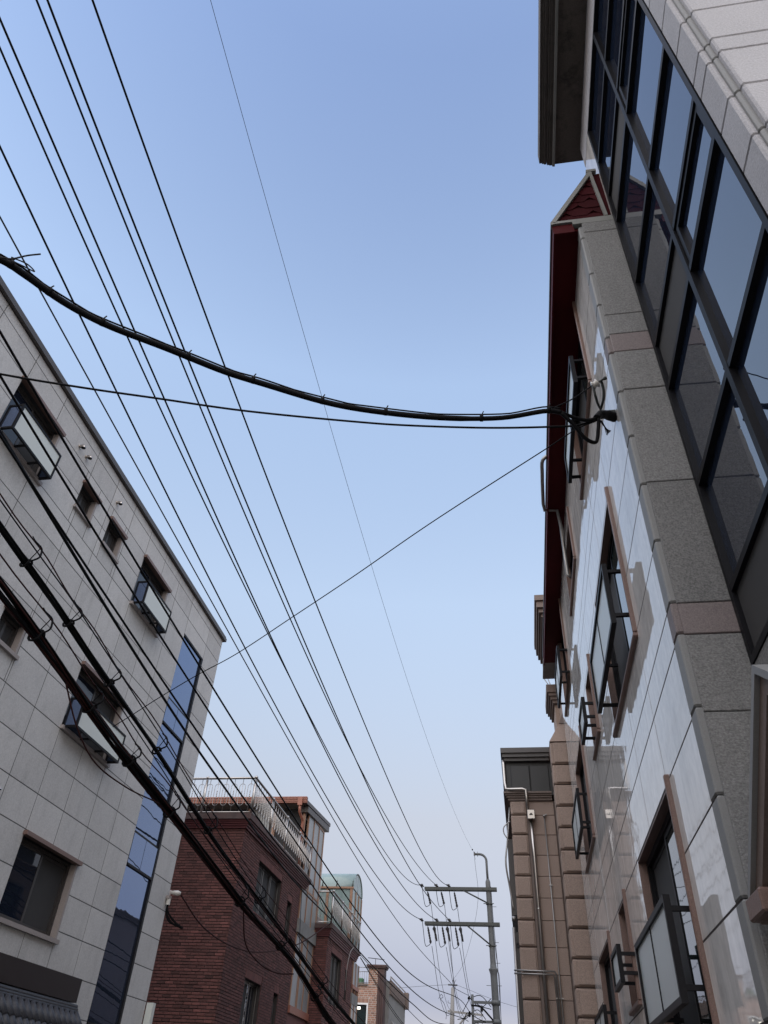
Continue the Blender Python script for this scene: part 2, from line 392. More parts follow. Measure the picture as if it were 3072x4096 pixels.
for k_, bx in (('w1', 1), ('w2', 0), ('w3', 0), ('w4', 1), ('w5', 1), ('w6', 0), ('w7', 0), ('w8', 0)): left_window(k_, bx)
# tall glass strip
mb = MB(); a0, a1, z0, z1 = STRIP
mb.box(*FL.b(-.10, .004, a1 - .075, a1 - .001, z0, z1)); mb.box(*FL.b(-.10, -.02, a0 + .001, a0 + .025, z0, z1)); mb.box(*FL.b(-.10, .0, a0 + .025, a1 - .075, z1 - .04, z1 - .001))
for zz in (8.46, 7.91, 5.68, 5.10, 2.63): mb.box(*FL.b(-.08, -.012 if zz in (8.46, 5.68) else .004, a0 + .025, a1 - .075, zz - .02, zz + .02))
st = part('glass_strip', mb, M['frame'], LB)
for z0_, z1_ in ((8.48, 9.99), (5.70, 7.89), (2.65, 5.08), (1.9, 2.61)): part('pane', one(FL, -.05, -.03, a0 + .024, a1 - .074, z0_, z1_), M['mirror_strip'], st)
for z0_, z1_ in ((7.93, 8.44), (5.12, 5.66)):
    mid = (a0 + a1) / 2 - .03
    for q0, q1 in ((a0 + .026, mid - .008), (mid + .008, a1 - .077)): part('vent_sash', one(FL, -.045, -.006, q0, q1, z0_ + .004, z1_ - .004), M['mirror_strip'], st)
for yy, zz in ((8.24, 10.6), (8.50, 10.59), (9.79, 10.6), (9.40, 4.98)):
    mb = MB(); mb.tube([FL.p(0, yy, zz), FL.p(.04, yy, zz), FL.p(.065, yy, zz - .008), FL.p(.08, yy, zz - .03), FL.p(.082, yy, zz - .046)], [.034, .034, .036, .038, .04], 12, False)
    mb.tube([FL.p(.0, yy, zz), FL.p(.010, yy, zz)], .046, 12); v_ = part('exhaust_vent', mb, M['vent'], LB)
    mb = MB(); mb.tube([FL.p(.082, yy, zz - .036), FL.p(.082, yy, zz - .038)], .037, 12); part('opening', mb, M['dark'], v_)
# shop front: dark band and tiled awning
aw = thing('tiled_awning', (-7.0, 12, 2.4), 'dark sign band above grey tiled awning on the grey panel building', 'awning')
part('sign_band', one(FL, .004, .2, -6, 12.9, 2.815, 3.13), M['sign'], aw)
mb = MB()
for i, (d_, z_, r_) in enumerate(((.20, 2.765, .030), (.225, 2.725, .026), (.25, 2.69, .024))):
    mb.tube([FL.p(d_, 8.0, z_), FL.p(d_, 12.93 - .01 * i, z_)], r_, 10)
part('ridge', mb, M['tile'], aw)
def awning_p(t, y): return FL.p(.21 + .42 * t, y, 2.67 - .60 * t)
mb = MB(); mb.hexa([awning_p(0, 8.0) - Vector((0, 0, .06)), awning_p(1, 8.0) - Vector((0, 0, .06)), awning_p(1, 12.97) - Vector((0, 0, .06)), awning_p(0, 12.97) - Vector((0, 0, .06)),
                    awning_p(0, 8.0) - Vector((0, 0, .03)), awning_p(1, 8.0) - Vector((0, 0, .03)), awning_p(1, 12.97) - Vector((0, 0, .03)), awning_p(0, 12.97) - Vector((0, 0, .03))]); part('under_tile', mb, M['tile'], aw)
mb = MB(); A_, B_ = Vector((0, 0, 0)), awning_p(.40, 0) - awning_p(0, 0); nn = 8
side = Vector((0, 1, 0)); up = Vector((.60, 0, .42)).normalized(); vs = []
for q, r_ in ((A_, .066), (B_, .080)):
    for rr in (r_, r_ - .014):
        for k in range(nn + 1):
            a = PI * k / nn; vs.append(q + side * math.cos(a) * rr + up * math.sin(a) * rr)
n1 = nn + 1; fs = []
for k in range(nn): fs += [(k, k + 1, 2 * n1 + k + 1, 2 * n1 + k), (n1 + k, 3 * n1 + k, 3 * n1 + k + 1, n1 + k + 1), (2 * n1 + k, 2 * n1 + k + 1, 3 * n1 + k + 1, 3 * n1 + k), (k, n1 + k, n1 + k + 1, k + 1)]
mb.add(vs, fs, True); TILE = mesh_of(mb, Vector(), M['tile'], 'roof_tile')
for i in range(30):
    for j in range(3): link('roof_tile', TILE, awning_p(.01 + .31 * j, 12.86 - .165 * i) + up * (.012 - .0 * j), aw)
# service bracket with insulator at the far corner
sb = thing('cable_bracket', (-7.2, 15.85, 5.0), 'white insulator bracket with dangling cable bunch on the grey panel building corner', 'bracket')
mb = MB(); mb.box((-7.19, 15.78, 4.93), (-7.12, 15.9, 4.99)); mb.tube([(-7.15, 15.84, 4.9), (-7.15, 15.84, 5.10)], .018, 8); part('clamp', mb, M['pale_pink'], sb)
mb = MB(); mb.tube([(-7.14, 15.85, 5.06), (-7.02, 15.92, 5.06), (-6.96, 15.95, 5.06)], [.03, .055, .03], 10); mb.tube([(-7.15, 15.84, 4.82), (-7.15, 15.84, 4.93)], .045, 10, False); part('insulator', mb, M['porcelain'], sb)
mb = MB()
for k in range(14):
    a = random.uniform(-1, 1)
    mb.tube(crom([(-7.15 + .01 * a, 15.84, 4.84), (-7.14 + .03 * a, 15.86, 4.70), (-7.05 + .05 * a, 15.95 + .04 * a, 4.55 + random.uniform(-.03, .03)), (-6.9 + .06 * a, 16.1 + .05 * a, 4.48 + random.uniform(-.05, .03))], 5), .008, 5)
part('cable_bunch', mb, M['wire'], sb)
mb = MB(); mb.box((-7.19, 15.94, 2.2), (-7.06, 16.06, 3.15)); tag(part('pipe_box', mb, M['frost_green']), 'pale narrow box on the far edge of the grey panel building', 'box')

# ================================================================== RIGHT: white stone building with granite pier and glass stair front
RX = 1.15; FRW = Fr('X', RX, -1)
RB = thing('stone_building', (1.15, 4.4, 0), 'white polished stone building on the right with red eaves and dark glass front', 'building')
RW = dict(A=(5.42, 7.30, 7.87, 9.33), A2=(8.85, 10.35, 8.02, 8.90), A3=(11.95, 13.6, 7.78, 9.33), B=(5.70, 7.76, 4.91, 6.50), B2=(9.05, 9.92, 5.50, 6.48),
          B3=(11.35, 13.25, 4.91, 6.48), C=(5.64, 7.74, 1.98, 3.60), C2=(9.02, 9.88, 2.66, 3.60), C3=(11.2, 13.25, 1.98, 3.60))
rh = list(RW.values())
RA = [4.58, 5.72, 6.80, 7.90, 9.04, 9.97, 11.08, 12.2, 13.3, 14.48]
RZ = [.1, .62, 1.14, 1.62, 2.05, 2.57, 3.10, 3.62, 4.13, 4.39, 4.91, 5.46, 5.99, 6.54, 7.08, 7.31, 7.85, 8.37, 8.90, 9.30]
backing(FRW, RB, 4.46, 14.48, 0, 9.30, rh, -.5, -.0014, M['joint_dark'])
panels(FRW, RB, RA, RZ, rh, .05, .014, M['white'], jit=.0003, ch=.0006)
mb = MB(); mb.box((1.66, 4.85, 0), (8, 14.45, 9.29)); part('core', mb, M['joint_dark'], RB)
# granite pier: return of the white wall, facing the viewer, plus its sawn edge
FP = Fr('Y', 4.40, -1)
mb = MB(); mb.box((1.22, 4.42, 0), (1.60, 4.57, 9.33)); part('pier_core', mb, M['joint_dark'], RB)
for z0_, z1_ in zip((.1, 1.1, 2.02, 2.57, 3.585, 4.12, 4.36, 5.46, 6.54, 7.06, 7.32, 7.62, 9.14), (1.1, 2.02, 2.57, 3.585, 4.12, 4.36, 5.46, 6.54, 7.06, 7.32, 7.62, 9.14, 9.34)):
    mt = M['pink'] if (z0_, z1_) in ((4.12, 4.36), (7.06, 7.32)) else M['granite']
    piece('pier_block', ((1.185, 4.395 + random.uniform(-.001, .001), z0_ + .003), (1.60, 4.46, z1_ - .003)), mt, RB, .006)
EZ = [.1, .62, 1.14, 1.62, 2.05, 2.57, 3.10, 3.63, 4.14, 4.38, 4.91, 5.46, 5.99, 6.54, 7.07, 7.30, 7.82, 8.37, 9.06, 9.30]
for z0_, z1_ in zip(EZ, EZ[1:]):
    piece('pier_edge_block', ((1.143, 4.415, z0_ + .003), (1.20, 4.578, z1_ - .003)), M['pink'] if (z0_, z1_) in ((4.14, 4.38), (7.07, 7.30)) else M['granite_edge'], RB, .012)
# windows of the white wall
def right_window(k, guard=None, jamb=True):
    a0, a1, z0, z1 = RW[k]
    o = sliding(FRW, RB, a0 + .012, a1 - .012, z0 + .012, z1 - .012, .07, M['frame'], M['glass_teal'], M['screen'], 1, .05)
    mb = MB(); bars(FRW, mb, -.155, .003, a0 + .001, a1 - .001, z0 + .001, z1 - .001, .012); part('reveal', mb, M['surround'], o)
    mb = MB(); mb.cbox(*FRW.b(-.02, .036, a0 - .045, a0 - .004, z0 - .02, z1 + .05), .008); part('jamb', mb, M['surround'], o)
    mb = MB(); mb.cbox(*FRW.b(-.02, .040, a0 - .045, a1 + .04, z0 - .065, z0 - .022), .010); part('sill', mb, M['surround'], o)
    if guard:
        g0, g1, h0, h1, nm = guard; D = .155; w_ = .04
        mb = MB(); bars(FRW, mb, D - .02, D + .025, g0, g1, h0, h1, w_)
        for q in range(1, nm + 1):
            m_ = g0 + (g1 - g0) * q / (nm + 1); mb.box(*FRW.b(D - .012, D + .012, m_ - .012, m_ + .012, h0 + w_, h1 - w_))
        for aa in (g0 + .004, g1 - .034):
            for hz in (h0 + .07, h1 - .10): mb.box(*FRW.b(-.13, D - .02, aa, aa + .03, hz, hz + .032))
        G = part('window_guard', mb, M['frame'], RB)
        edges = [g0 + (g1 - g0) * q / (nm + 1) for q in range(nm + 2)]
        for e0, e1 in zip(edges, edges[1:]): part('frosted_panel', one(FRW, D - .006, D + .006, e0 + .015, e1 - .015, h0 + .03, h1 - .03), M['frost'], G)
right_window('A', (5.44, 7.10, 7.90, 8.36, 1)); right_window('A2'); right_window('A3', (11.85, 13.15, 7.67, 8.27, 1))
right_window('B', (5.77, 7.63, 5.05, 5.69, 1)); right_window('B2', (9.03, 9.75, 5.57, 5.92, 0)); right_window('B3', (11.45, 13.1, 5.02, 5.60, 1))
right_window('C', (5.70, 7.52, 2.25, 2.87, 1)); right_window('C2', (8.95, 9.68, 2.78, 3.12, 0)); right_window('C3', (11.4, 13.1, 2.25, 2.86, 1))
# red eaves and mansard roof with its shingled end
mb = MB(); mb.box((.895, 4.46, 9.30), (1.60, 14.42, 9.345)); mb.box((.872, 4.43, 9.24), (.893, 14.42, 9.40)); mb.box((.893, 4.43, 9.24), (1.10, 4.455, 9.405)); part('soffit', mb, M['eave_red'], RB)
mb = MB(); mb.box((.856, 4.47, 9.40), (.885, 14.4, 9.455)); part('gutter', mb, M['coping'], RB)
mb = MB(); mb.box((.856, 4.405, 9.40), (.885, 4.468, 9.455)); mb.box((.885, 4.405, 9.41), (1.56, 4.46, 9.455)); mb.box((1.09, 4.40, 9.345), (1.56, 4.456, 9.408)); part('verge_trim', mb, M['flashing'], RB)
mb = MB(); mb.prism([(.88, 4.45, 9.455), (1.42, 4.45, 10.52), (1.6, 4.45, 10.52), (1.6, 4.45, 9.455)], (0, 9.95, 0)); part('mansard_roof', mb, M['shingle'], RB)
mb = MB()
def slab_xz(mb, p, q, wd, y0, y1):
    p = Vector((p[0], y0, p[1])); q = Vector((q[0], y0, q[1])); t = (q - p).normalized(); nrm = Vector((t.z, 0, -t.x)); mb.prism([p, q, q + nrm * wd, p + nrm * wd], (0, y1 - y0, 0))
slab_xz(mb, (.866, 9.456), (1.405, 10.51), .052, 4.40, 4.452); mb.box((1.385, 4.398, 10.505), (1.50, 4.45, 10.555)); slab_xz(mb, (1.485, 9.46), (1.44, 10.50), -.035, 4.399, 4.449)
part('gable_flashing', mb, M['flashing'], RB)
# hexagonal shingles on the little gable end
def clip(poly, a, b):                                           # keep the part of an (x, z) polygon to the right of the line a-b
    o = []
    f = lambda p: (b[0] - a[0]) * (p[1] - a[1]) - (b[1] - a[1]) * (p[0] - a[0])
    for i, p in enumerate(poly):
        q = poly[(i + 1) % len(poly)]; fp, fq = f(p), f(q)
        if fp <= 0: o.append(p)
        if fp * fq < 0: t = fp / (fp - fq); o.append((p[0] + (q[0] - p[0]) * t, p[1] + (q[1] - p[1]) * t))
    return o
for i in range(9):
    for j in range(6):
        cx = .90 + j * .30 + (.15 if i % 2 else 0); cz = 10.62 - i * .15; y = 4.436 - .0015 * (i % 2)
        pl = [(cx - .149, cz + .02), (cx - .149, cz - .07), (cx - .075, cz - .155), (cx + .075, cz - .155), (cx + .149, cz - .07), (cx + .149, cz + .02)]
        pl = clip(clip(clip(pl, (.895, 9.456), (1.425, 10.51)), (1.46, 10.6), (1.50, 9.4)), (1.6, 9.45), (.8, 9.45))
        if len(pl) < 3: continue
        ar = abs(sum(p[0] * q[1] - q[0] * p[1] for p, q in zip(pl, pl[1:] + pl[:1]))) / 2
        if ar < .002: continue
        mb = MB(); mb.prism([(p[0], y - (cz - p[1]) * .05, p[1]) for p in pl], (0, .006, 0)); part('shingle', mb, M['shingle'], RB)
# stair tower: glass front in the plane X = 1.53
FT = Fr('X', 1.53, -1)
T0, T1, TM, TT, TBm = 2.22, 4.385, 3.25, 11.50, 3.87
TR = [3.87, 4.42, 5.36, 6.45, 7.03, 8.03, 9.2, 9.77, 10.58, 11.5]
mb = MB(); mb.box((1.70, 2.06, 0), (8, 4.84, 12.2)); part('tower_core', mb, M['joint_dark'], RB)
mb = MB()
bars(FT, mb, -.12, .004, T0, T1, TBm, TT, .05)
mb.box(*FT.b(-.12, .006, TM - .03, TM + .03, TBm + .05, TT - .05))
for zz in TR[1:-1]:
    for q0, q1 in ((T0 + .05, TM - .03), (TM + .03, T1 - .05)): mb.box(*FT.b(-.12, .002, q0, q1, zz - .026, zz + .026))
cw = part('curtain_wall', mb, M['frame'], RB)
for i, (z0_, z1_) in enumerate(zip(TR, TR[1:])):
    for side_, (q0, q1) in enumerate(((T0 + .05, TM - .03), (TM + .03, T1 - .05))):
        narrow = z1_ - z0_ < .62
        if narrow and side_ == 0:
            mb = MB(); bars(FT, mb, -.07, -.012, q0 + .012, q1 - .012, z0_ + .036, z1_ - .036, .045); part('sash', mb, M['frame'], cw)
            ob = part('pane', one(FT, -.06, -.045, q0 + .05, q1 - .05, z0_ + .075, z1_ - .075), M['mirror'], cw)
        elif narrow:
            ob = part('insect_screen', one(FT, -.05, -.03, q0 - .003, q1 + .003, z0_ + .024, z1_ - .024), M['screen'], cw)
        else:
            ob = part('pane', one(FT, -.065, -.042, q0 - .004, q1 + .004, z0_ + .022, z1_ - .022), M['mirror'], cw)
        if not narrow: ob.rotation_euler = (0, random.uniform(-.004, .004), random.uniform(-.006, .006))
# pale polished reveal beyond the glass, top band, soffit and cornice
piece('wall_panel', ((1.535, 4.392, 9.50), (1.72, 4.85, 10.62)), M['white'], RB); piece('wall_panel', ((1.535, 4.392, 10.626), (1.72, 4.85, 11.55)), M['white'], RB)
mb = MB(); mb.box((1.532, 1.99, 11.505), (1.71, 4.391, 12.16)); mb.box((1.532, 4.392, 11.556), (1.712, 4.852, 12.16)); part('top_band', mb, M['granite_light'], RB)
mb = MB(); mb.box((1.19, .0, 12.10), (1.80, 5.02, 12.30)); part('cornice_soffit', mb, M['soffit'], RB)
mb = MB()
for x0, z0_, z1_ in ((1.150, 12.075, 12.3), (1.115, 12.10, 12.3), (1.085, 12.12, 12.32), (1.045, 12.15, 12.35), (1.02, 12.175, 12.38), (.985, 12.20, 12.45)):
    mb.box((x0, -.05, z0_), (1.188 if x0 == 1.15 else 1.188 + .001, 5.03 + (1.15 - x0) * .02, z1_)) if x0 == 1.15 else mb.box((x0, -.05, z0_), (x0 + .034, 5.03, z1_))
part('cornice', mb, M['cornice'], RB)
mb = MB(); mb.box((1.155, -.05, 12.05), (1.187, 5.028, 12.074)); part('cornice_lip', mb, M['flashing'], RB)
mb = MB(); mb.box((1.02, -.05, 12.40), (4, 5.0, 12.6)); part('roof', mb, M['cornice'], RB)
# granite flank to the right of the glass: side blocks, grooved corner, front blocks
GZ = [.1, .8, 1.5, 2.2, 2.77, 3.32, 3.87, 4.10, 4.70, 5.26, 5.81, 6.31, 6.84, 7.06, 7.60, 8.13, 8.66, 9.19, 9.72, 9.95, 10.48, 11.01, 11.50]
FS = Fr('Y', 1.93, -1)
for z0_, z1_ in zip(GZ, GZ[1:]):
    piece('corner_block', ((1.528, 1.99, z0_ + .003), (1.74, 2.215, z1_ - .003)), M['granite_light'], RB, .012)
    for x0, x1 in ((1.59, 2.55), (2.555, 3.6), (3.605, 5.2)):
        piece('front_block', ((x0, 1.926, z0_ + .003), (x1, 2.05, z1_ - .003)), M['granite_light'], RB, .012)
    piece('corner_fillet', ((1.562, 1.962, z0_ + .003), (1.70, 2.06, z1_ - .003)), M['granite_edge'], RB, .012)
# lower wall of the tower and gabled stone hood over the entrance
mb = MB(); 
for (b0, b1, y0, y1) in cut((2.2, 4.392, 0, 3.865), [(2.75, 3.75, 0, 2.4)]): mb.box(*FT.b(-.16, -.004, b0, b1, y0, y1))
part('entrance_wall', mb, M['granite'], RB)
mb = MB(); bars(FT, mb, -.12, -.06, 2.75, 3.75, .1, 2.4, .06); dr = part('entrance_door', mb, M['frame'], RB); part('pane', one(FT, -.10, -.09, 2.80, 3.70, .15, 2.35), M['glass'], dr)
hd = RB
def rake(d0, d1, t0, t1, mt, nm, half=1.02, ap=3.21, zt=3.285, slope=.735, drop=0.0):
    """one stepped layer of the gabled hood; d = distance out of the wall, t = depth below the top line"""
    mb = MB()
    for sg in (1, -1):
        e = 3.24 + sg * half
        mb.prism([FT.p(d0, 3.24, zt - t0), FT.p(d0, e, zt - t0 - slope * half), FT.p(d0, e, zt - t1 - slope * half), FT.p(d0, 3.24, zt - t1)], FT.p(d1, 0, 0) - FT.p(d0, 0, 0))
    return part(nm, mb, mt, RB)
rake(-.03, .40, 0, .045, M['granite_edge'], 'hood_top', half=1.0)
rake(-.03, .375, .046, .15, M['tan_mold'], 'hood_moulding', half=.985)
rake(-.03, .30, .151, .19, M['granite_edge'], 'hood_moulding', half=.96)
rake(-.03, .25, .191, .34, M['cornice'], 'hood_moulding', half=.93)
for d_, z0_, z1_, y0, y1 in ((.405, 2.43, 2.535, 4.02, 4.30), (.33, 2.33, 2.428, 3.98, 4.28), (.25, 2.24, 2.328, 3.95, 4.26)):
    piece('hood_corbel', FT.b(-.02, d_, y0, y1, z0_, z1_), M['surround'], RB, .01)
# service bracket and insulator on the white wall
br = thing('cable_bracket', (1.12, 4.75, 6.6), 'spool insulator and black cable clamp on the white stone wall', 'bracket', None)
mb = MB(); mb.box((1.02, 4.68, 6.565), (1.148, 4.73, 6.60)); mb.tube(crom([(1.02, 4.66, 6.60), (.99, 4.58, 6.575), (.965, 4.5, 6.60), (.955, 4.46, 6.68)], 6), .012, 6); mb.tube(crom([(1.02, 4.66, 6.60), (1.04, 4.56, 6.62), (1.045, 4.5, 6.68), (1.03, 4.45, 6.75)], 6), .012, 6)
mb.tube([(.945, 4.46, 6.69), (1.06, 4.43, 6.745)], .011, 6); mb.ball((1.062, 4.43, 6.746), .018, 8); part('hook', mb, M['galv'], br)
mb = MB(); mb.tube([(.945, 4.46, 6.69), (.955, 4.457, 6.695), (.965, 4.455, 6.70), (.98, 4.45, 6.705), (.99, 4.448, 6.71), (1.0, 4.445, 6.715)], [.022, .042, .028, .028, .044, .022], 12); part('insulator', mb, M['porcelain'], br)
mb = MB(); mb.tube(crom([(1.14, 4.72, 6.54), (1.06, 4.66, 6.52), (.98, 4.56, 6.42), (.93, 4.48, 6.30)], 6), [.045] * 6 + [.04] * 6 + [.03] * 7, 10); part('cable_clamp', mb, M['wire'], br)
mb = MB()
for k in range(6):
    a = k / 6
    mb.tube(crom([(.94, 4.47, 6.28), (.97 + .03 * a, 4.46 + .05 * a, 6.22 - .04 * a), (1.0 + .05 * a, 4.55, 6.16 + .05 * a), (1.02, 4.6, 6.25 + .03 * a), (.98, 4.52, 6.31)], 5), .0028, 5)
part('cable_loop', mb, M['wire'], br)
# rainwater pipe over the eaves
rp = MB(); rp.tube(crom([(.87, 8.15, 9.42), (.80, 8.2, 9.38), (.79, 8.45, 9.33), (.81, 9.15, 9.32)], 4) + [Vector((.83, 9.3, 9.31)), Vector((1.03, 9.3, 9.29)), Vector((1.08, 9.5, 9.1)), Vector((1.09, 9.62, 8.55)), Vector((1.09, 9.63, 8.25)), Vector((1.14, 9.63, 8.2))], .028, 8)
rp_o = part('rainwater_pipe', rp, M['steel_dull'], RB)

# ================================================================== RIGHT, further: tan granite building
TB = thing('tan_building', (.4, 16, 0), 'tan granite block building with a black glazed top floor and steel drainpipe', 'building')
QZ = [.1, .6, 1.1, 1.6, 2.05, 2.5, 3.02, 3.43, 3.84, 4.29, 4.76, 5.16, 5.56, 5.95, 6.34, 6.75, 7.14, 7.60]
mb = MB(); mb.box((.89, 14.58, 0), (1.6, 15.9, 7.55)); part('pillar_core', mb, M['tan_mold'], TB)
for z0_, z1_ in zip(QZ, QZ[1:]):
    piece('quoin_block', ((.83, 14.53, z0_ + .012), (1.7, 14.95, z1_ - .012)), M['tan'], TB, .02)
    piece('quoin_block', ((.89, 14.50, z0_ + .03), (1.68, 14.60, z1_ - .03)), M['tan'], TB, .012)
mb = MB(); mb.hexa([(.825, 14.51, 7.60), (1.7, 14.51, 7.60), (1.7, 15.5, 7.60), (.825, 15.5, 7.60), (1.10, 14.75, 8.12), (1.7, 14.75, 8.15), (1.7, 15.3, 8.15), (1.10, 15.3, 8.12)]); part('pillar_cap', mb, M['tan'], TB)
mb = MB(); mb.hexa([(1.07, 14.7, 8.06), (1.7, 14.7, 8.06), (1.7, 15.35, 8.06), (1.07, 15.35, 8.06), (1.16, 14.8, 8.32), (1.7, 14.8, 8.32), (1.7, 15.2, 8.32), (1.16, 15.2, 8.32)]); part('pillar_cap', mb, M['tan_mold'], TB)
FB = Fr('Y', 16.0, -1)
TZ = [.2, .7, 1.2, 1.7, 2.15, 2.6, 3.0, 3.4, 3.79, 4.23, 4.68, 5.07, 5.46, 5.85, 6.24, 6.63, 6.92]
mb = MB(); mb.box((.0, 16.03, 0), (6, 30, 6.93)); part('core', mb, M['tan_mold'], TB)
for z0_, z1_ in zip(TZ, TZ[1:]):
    piece('corner_block', (FB.b(-.3, .035, -.035, .29, z0_ + .010, z1_ - .010)), M['tan'], TB, .016)
    piece('corner_block', (FB.b(-.1, .05, .0, .262, z0_ + .03, z1_ - .03)), M['tan'], TB, .012)
    piece('wall_block', (FB.b(-.2, .0, .345, .86, z0_ + .004, z1_ - .004)), M['tan'], TB, .006)
mb = MB(); mb.box(*FB.b(-.2, .012, .294, .341, .2, 6.92)); part('edge_strip', mb, M['tan_mold'], TB)
mb = MB()
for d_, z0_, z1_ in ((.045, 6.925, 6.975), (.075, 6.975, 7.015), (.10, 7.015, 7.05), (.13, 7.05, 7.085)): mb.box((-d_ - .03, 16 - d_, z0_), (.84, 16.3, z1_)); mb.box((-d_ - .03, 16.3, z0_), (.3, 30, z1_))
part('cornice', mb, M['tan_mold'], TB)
mb = MB(); mb.box((-.08, 16.12, 7.09), (.95, 22, 7.86)); part('top_floor', mb, M['black_trim'], TB)
for x0, x1 in ((.02, .42), (.43, .83)): piece('dark_panel', ((x0, 16.085, 7.13), (x1, 16.12, 7.72)), M['black_trim'], TB, .01)
mb = MB(); mb.box((-.12, 16.02, 7.80), (.92, 22.1, 7.87)); mb.box((-.145, 15.97, 7.87), (.92, 22.1, 7.95)); mb.box((-.175, 15.93, 7.95), (.92, 22.1, 8.06)); part('roof_fascia', mb, M['coping'], TB)
mb = MB(); mb.tube([(-.13, 16.0, 7.80), (-.125, 15.98, 7.70), (-.12, 15.96, 7.30), (-.10, 15.9, 7.14), (-.02, 15.86, 7.12), (.24, 15.84, 7.12), (.31, 15.84, 7.10), (.315, 15.84, 6.95), (.315, 15.88, 6.70)], .034, 10); part('downpipe', mb, M['steel'], TB)
mb = MB(); mb.tube([(.37, 15.90, 6.55), (.38, 15.94, 5.8), (.385, 15.94, .3)], .036, 10)
for zz in (5.9, 4.85): mb.tube([(.382, 15.94, zz), (.382, 15.94, zz + .03)], .041, 10)
part('downpipe', mb, M['steel'], TB)
hb = MB(); hb.cbox((.30, 15.80, 6.50), (.455, 15.95, 6.69), .01); hbo = part('rain_hopper', hb, M['steel'], TB)
mb = MB(); mb.prism([(.335, 15.799, 6.575), (.42, 15.799, 6.575), (.378, 15.799, 6.625)], (0, -.004, 0)); part('hopper_badge', mb, M['frame'], hbo)
mb = MB(); mb.tube([(.645, 15.96, 6.60), (.65, 15.96, 3.9), (.66, 15.96, .3)], .013, 8); mb.ball((.645, 15.95, 6.60), .03); mb.box((.615, 15.94, 5.28), (.68, 15.97, 5.30)); mb.tube([(.66, 15.97, 6.62), (.70, 15.95, 6.63)], .018, 6); part('gas_pipe', mb, M['steel_dull'], TB)
for dz, xx in ((0, .60), (-.05, .565)):
    mb = MB(); mb.tube([(-.16, 15.9, 3.84 + dz), (xx - .03, 15.92, 3.84 + dz), (xx, 15.94, 3.80 + dz), (xx + .02, 15.94, 2.0)], .015, 8); part('gas_pipe', mb, M['steel_dull'], TB)
mb = MB()
for xx in (.565, .60, .64): mb.box((xx - .01, 15.92, 3.42), (xx + .05, 15.96, 3.435))
part('pipe_clip', mb, M['steel_dull'], TB)
FBS = Fr('X', -.035, -1)
for zz in (2.9, 5.0):
    for yy in (17.2, 20.2, 23.2):
        mb = MB(); bars(FBS, mb, .0, .12, yy, yy + 1.7, zz, zz + 1.5, .06)
        for q in range(1, 5): mb.box(*FBS.b(.07, .10, yy + .06, yy + 1.64, zz + .3 * q, zz + .3 * q + .03))
        wn = part('window', mb, M['frame_brown'], TB); part('pane', one(FBS, .005, .02, yy + .05, yy + 1.65, zz + .05, zz + 1.45), M['glass'], wn)
for yy, zz in ((16.5, 4.8), (16.6, 3.1)):
    mb = MB(); mb.tube([(-.06, yy, zz), (-.15, yy, zz)], .05, 10); part('exhaust_vent', mb, M['steel_dull'], TB)
mb = MB(); mb.tube(crom([(-.05, 16.3, 6.9), (-.14, 16.2, 6.2), (-.2, 16.15, 5.75), (-.15, 16.2, 5.3), (-.1, 16.2, 4.9)], 6), .018, 6); mb.tube(crom([(-.06, 16.1, 6.55), (-.2, 16.1, 6.42), (-.2, 16.1, 6.3), (-.1, 16.1, 6.15)], 6), .012, 6); mb.tube([(-.12, 16.25, 4.6), (-.12, 16.25, .3)], .03, 8); part('cable_run', mb, M['steel_dull'], TB)
# taller rear block: big cornice, chimney-like pillar with capital
mb = MB(); mb.box((1.30, 15.2, 7.2), (6, 19.8, 10.45)); part('upper_wall', mb, M['tan'], TB)
mb = MB()
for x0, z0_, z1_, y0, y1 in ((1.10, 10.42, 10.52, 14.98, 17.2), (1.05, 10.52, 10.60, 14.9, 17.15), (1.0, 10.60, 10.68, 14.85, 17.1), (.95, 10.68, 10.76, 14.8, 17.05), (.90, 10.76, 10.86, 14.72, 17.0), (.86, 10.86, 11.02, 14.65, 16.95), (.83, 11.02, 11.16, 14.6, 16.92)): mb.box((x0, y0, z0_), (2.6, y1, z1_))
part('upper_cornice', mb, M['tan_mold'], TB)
mb = MB(); mb.box((.98, 15.0, 10.36), (2.4, 17.25, 10.415)); part('upper_soffit', mb, M['concrete'], TB)
mb = MB(); mb.box((1.20, 17.25, 7.0), (2.2, 18.2, 9.72)); part('chimney', mb, M['tan'], TB)
mb = MB()
for x0, z0_, z1_ in ((1.15, 9.66, 9.74), (1.11, 9.74, 9.82), (1.07, 9.82, 9.9), (1.03, 9.9, 10.1)): mb.box((x0, 17.2 - (1.2 - x0), z0_), (2.3, 18.3, z1_))
part('chimney_cap', mb, M['tan_mold'], TB)
mb = MB(); mb.tube([(1.2, 17.4, 10.1), (1.02, 17.4, 10.45)], .012, 6); mb.tube([(1.25, 17.6, 10.1), (1.10, 17.6, 10.65)], .012, 6); part('antenna', mb, M['steel_dull'], TB)

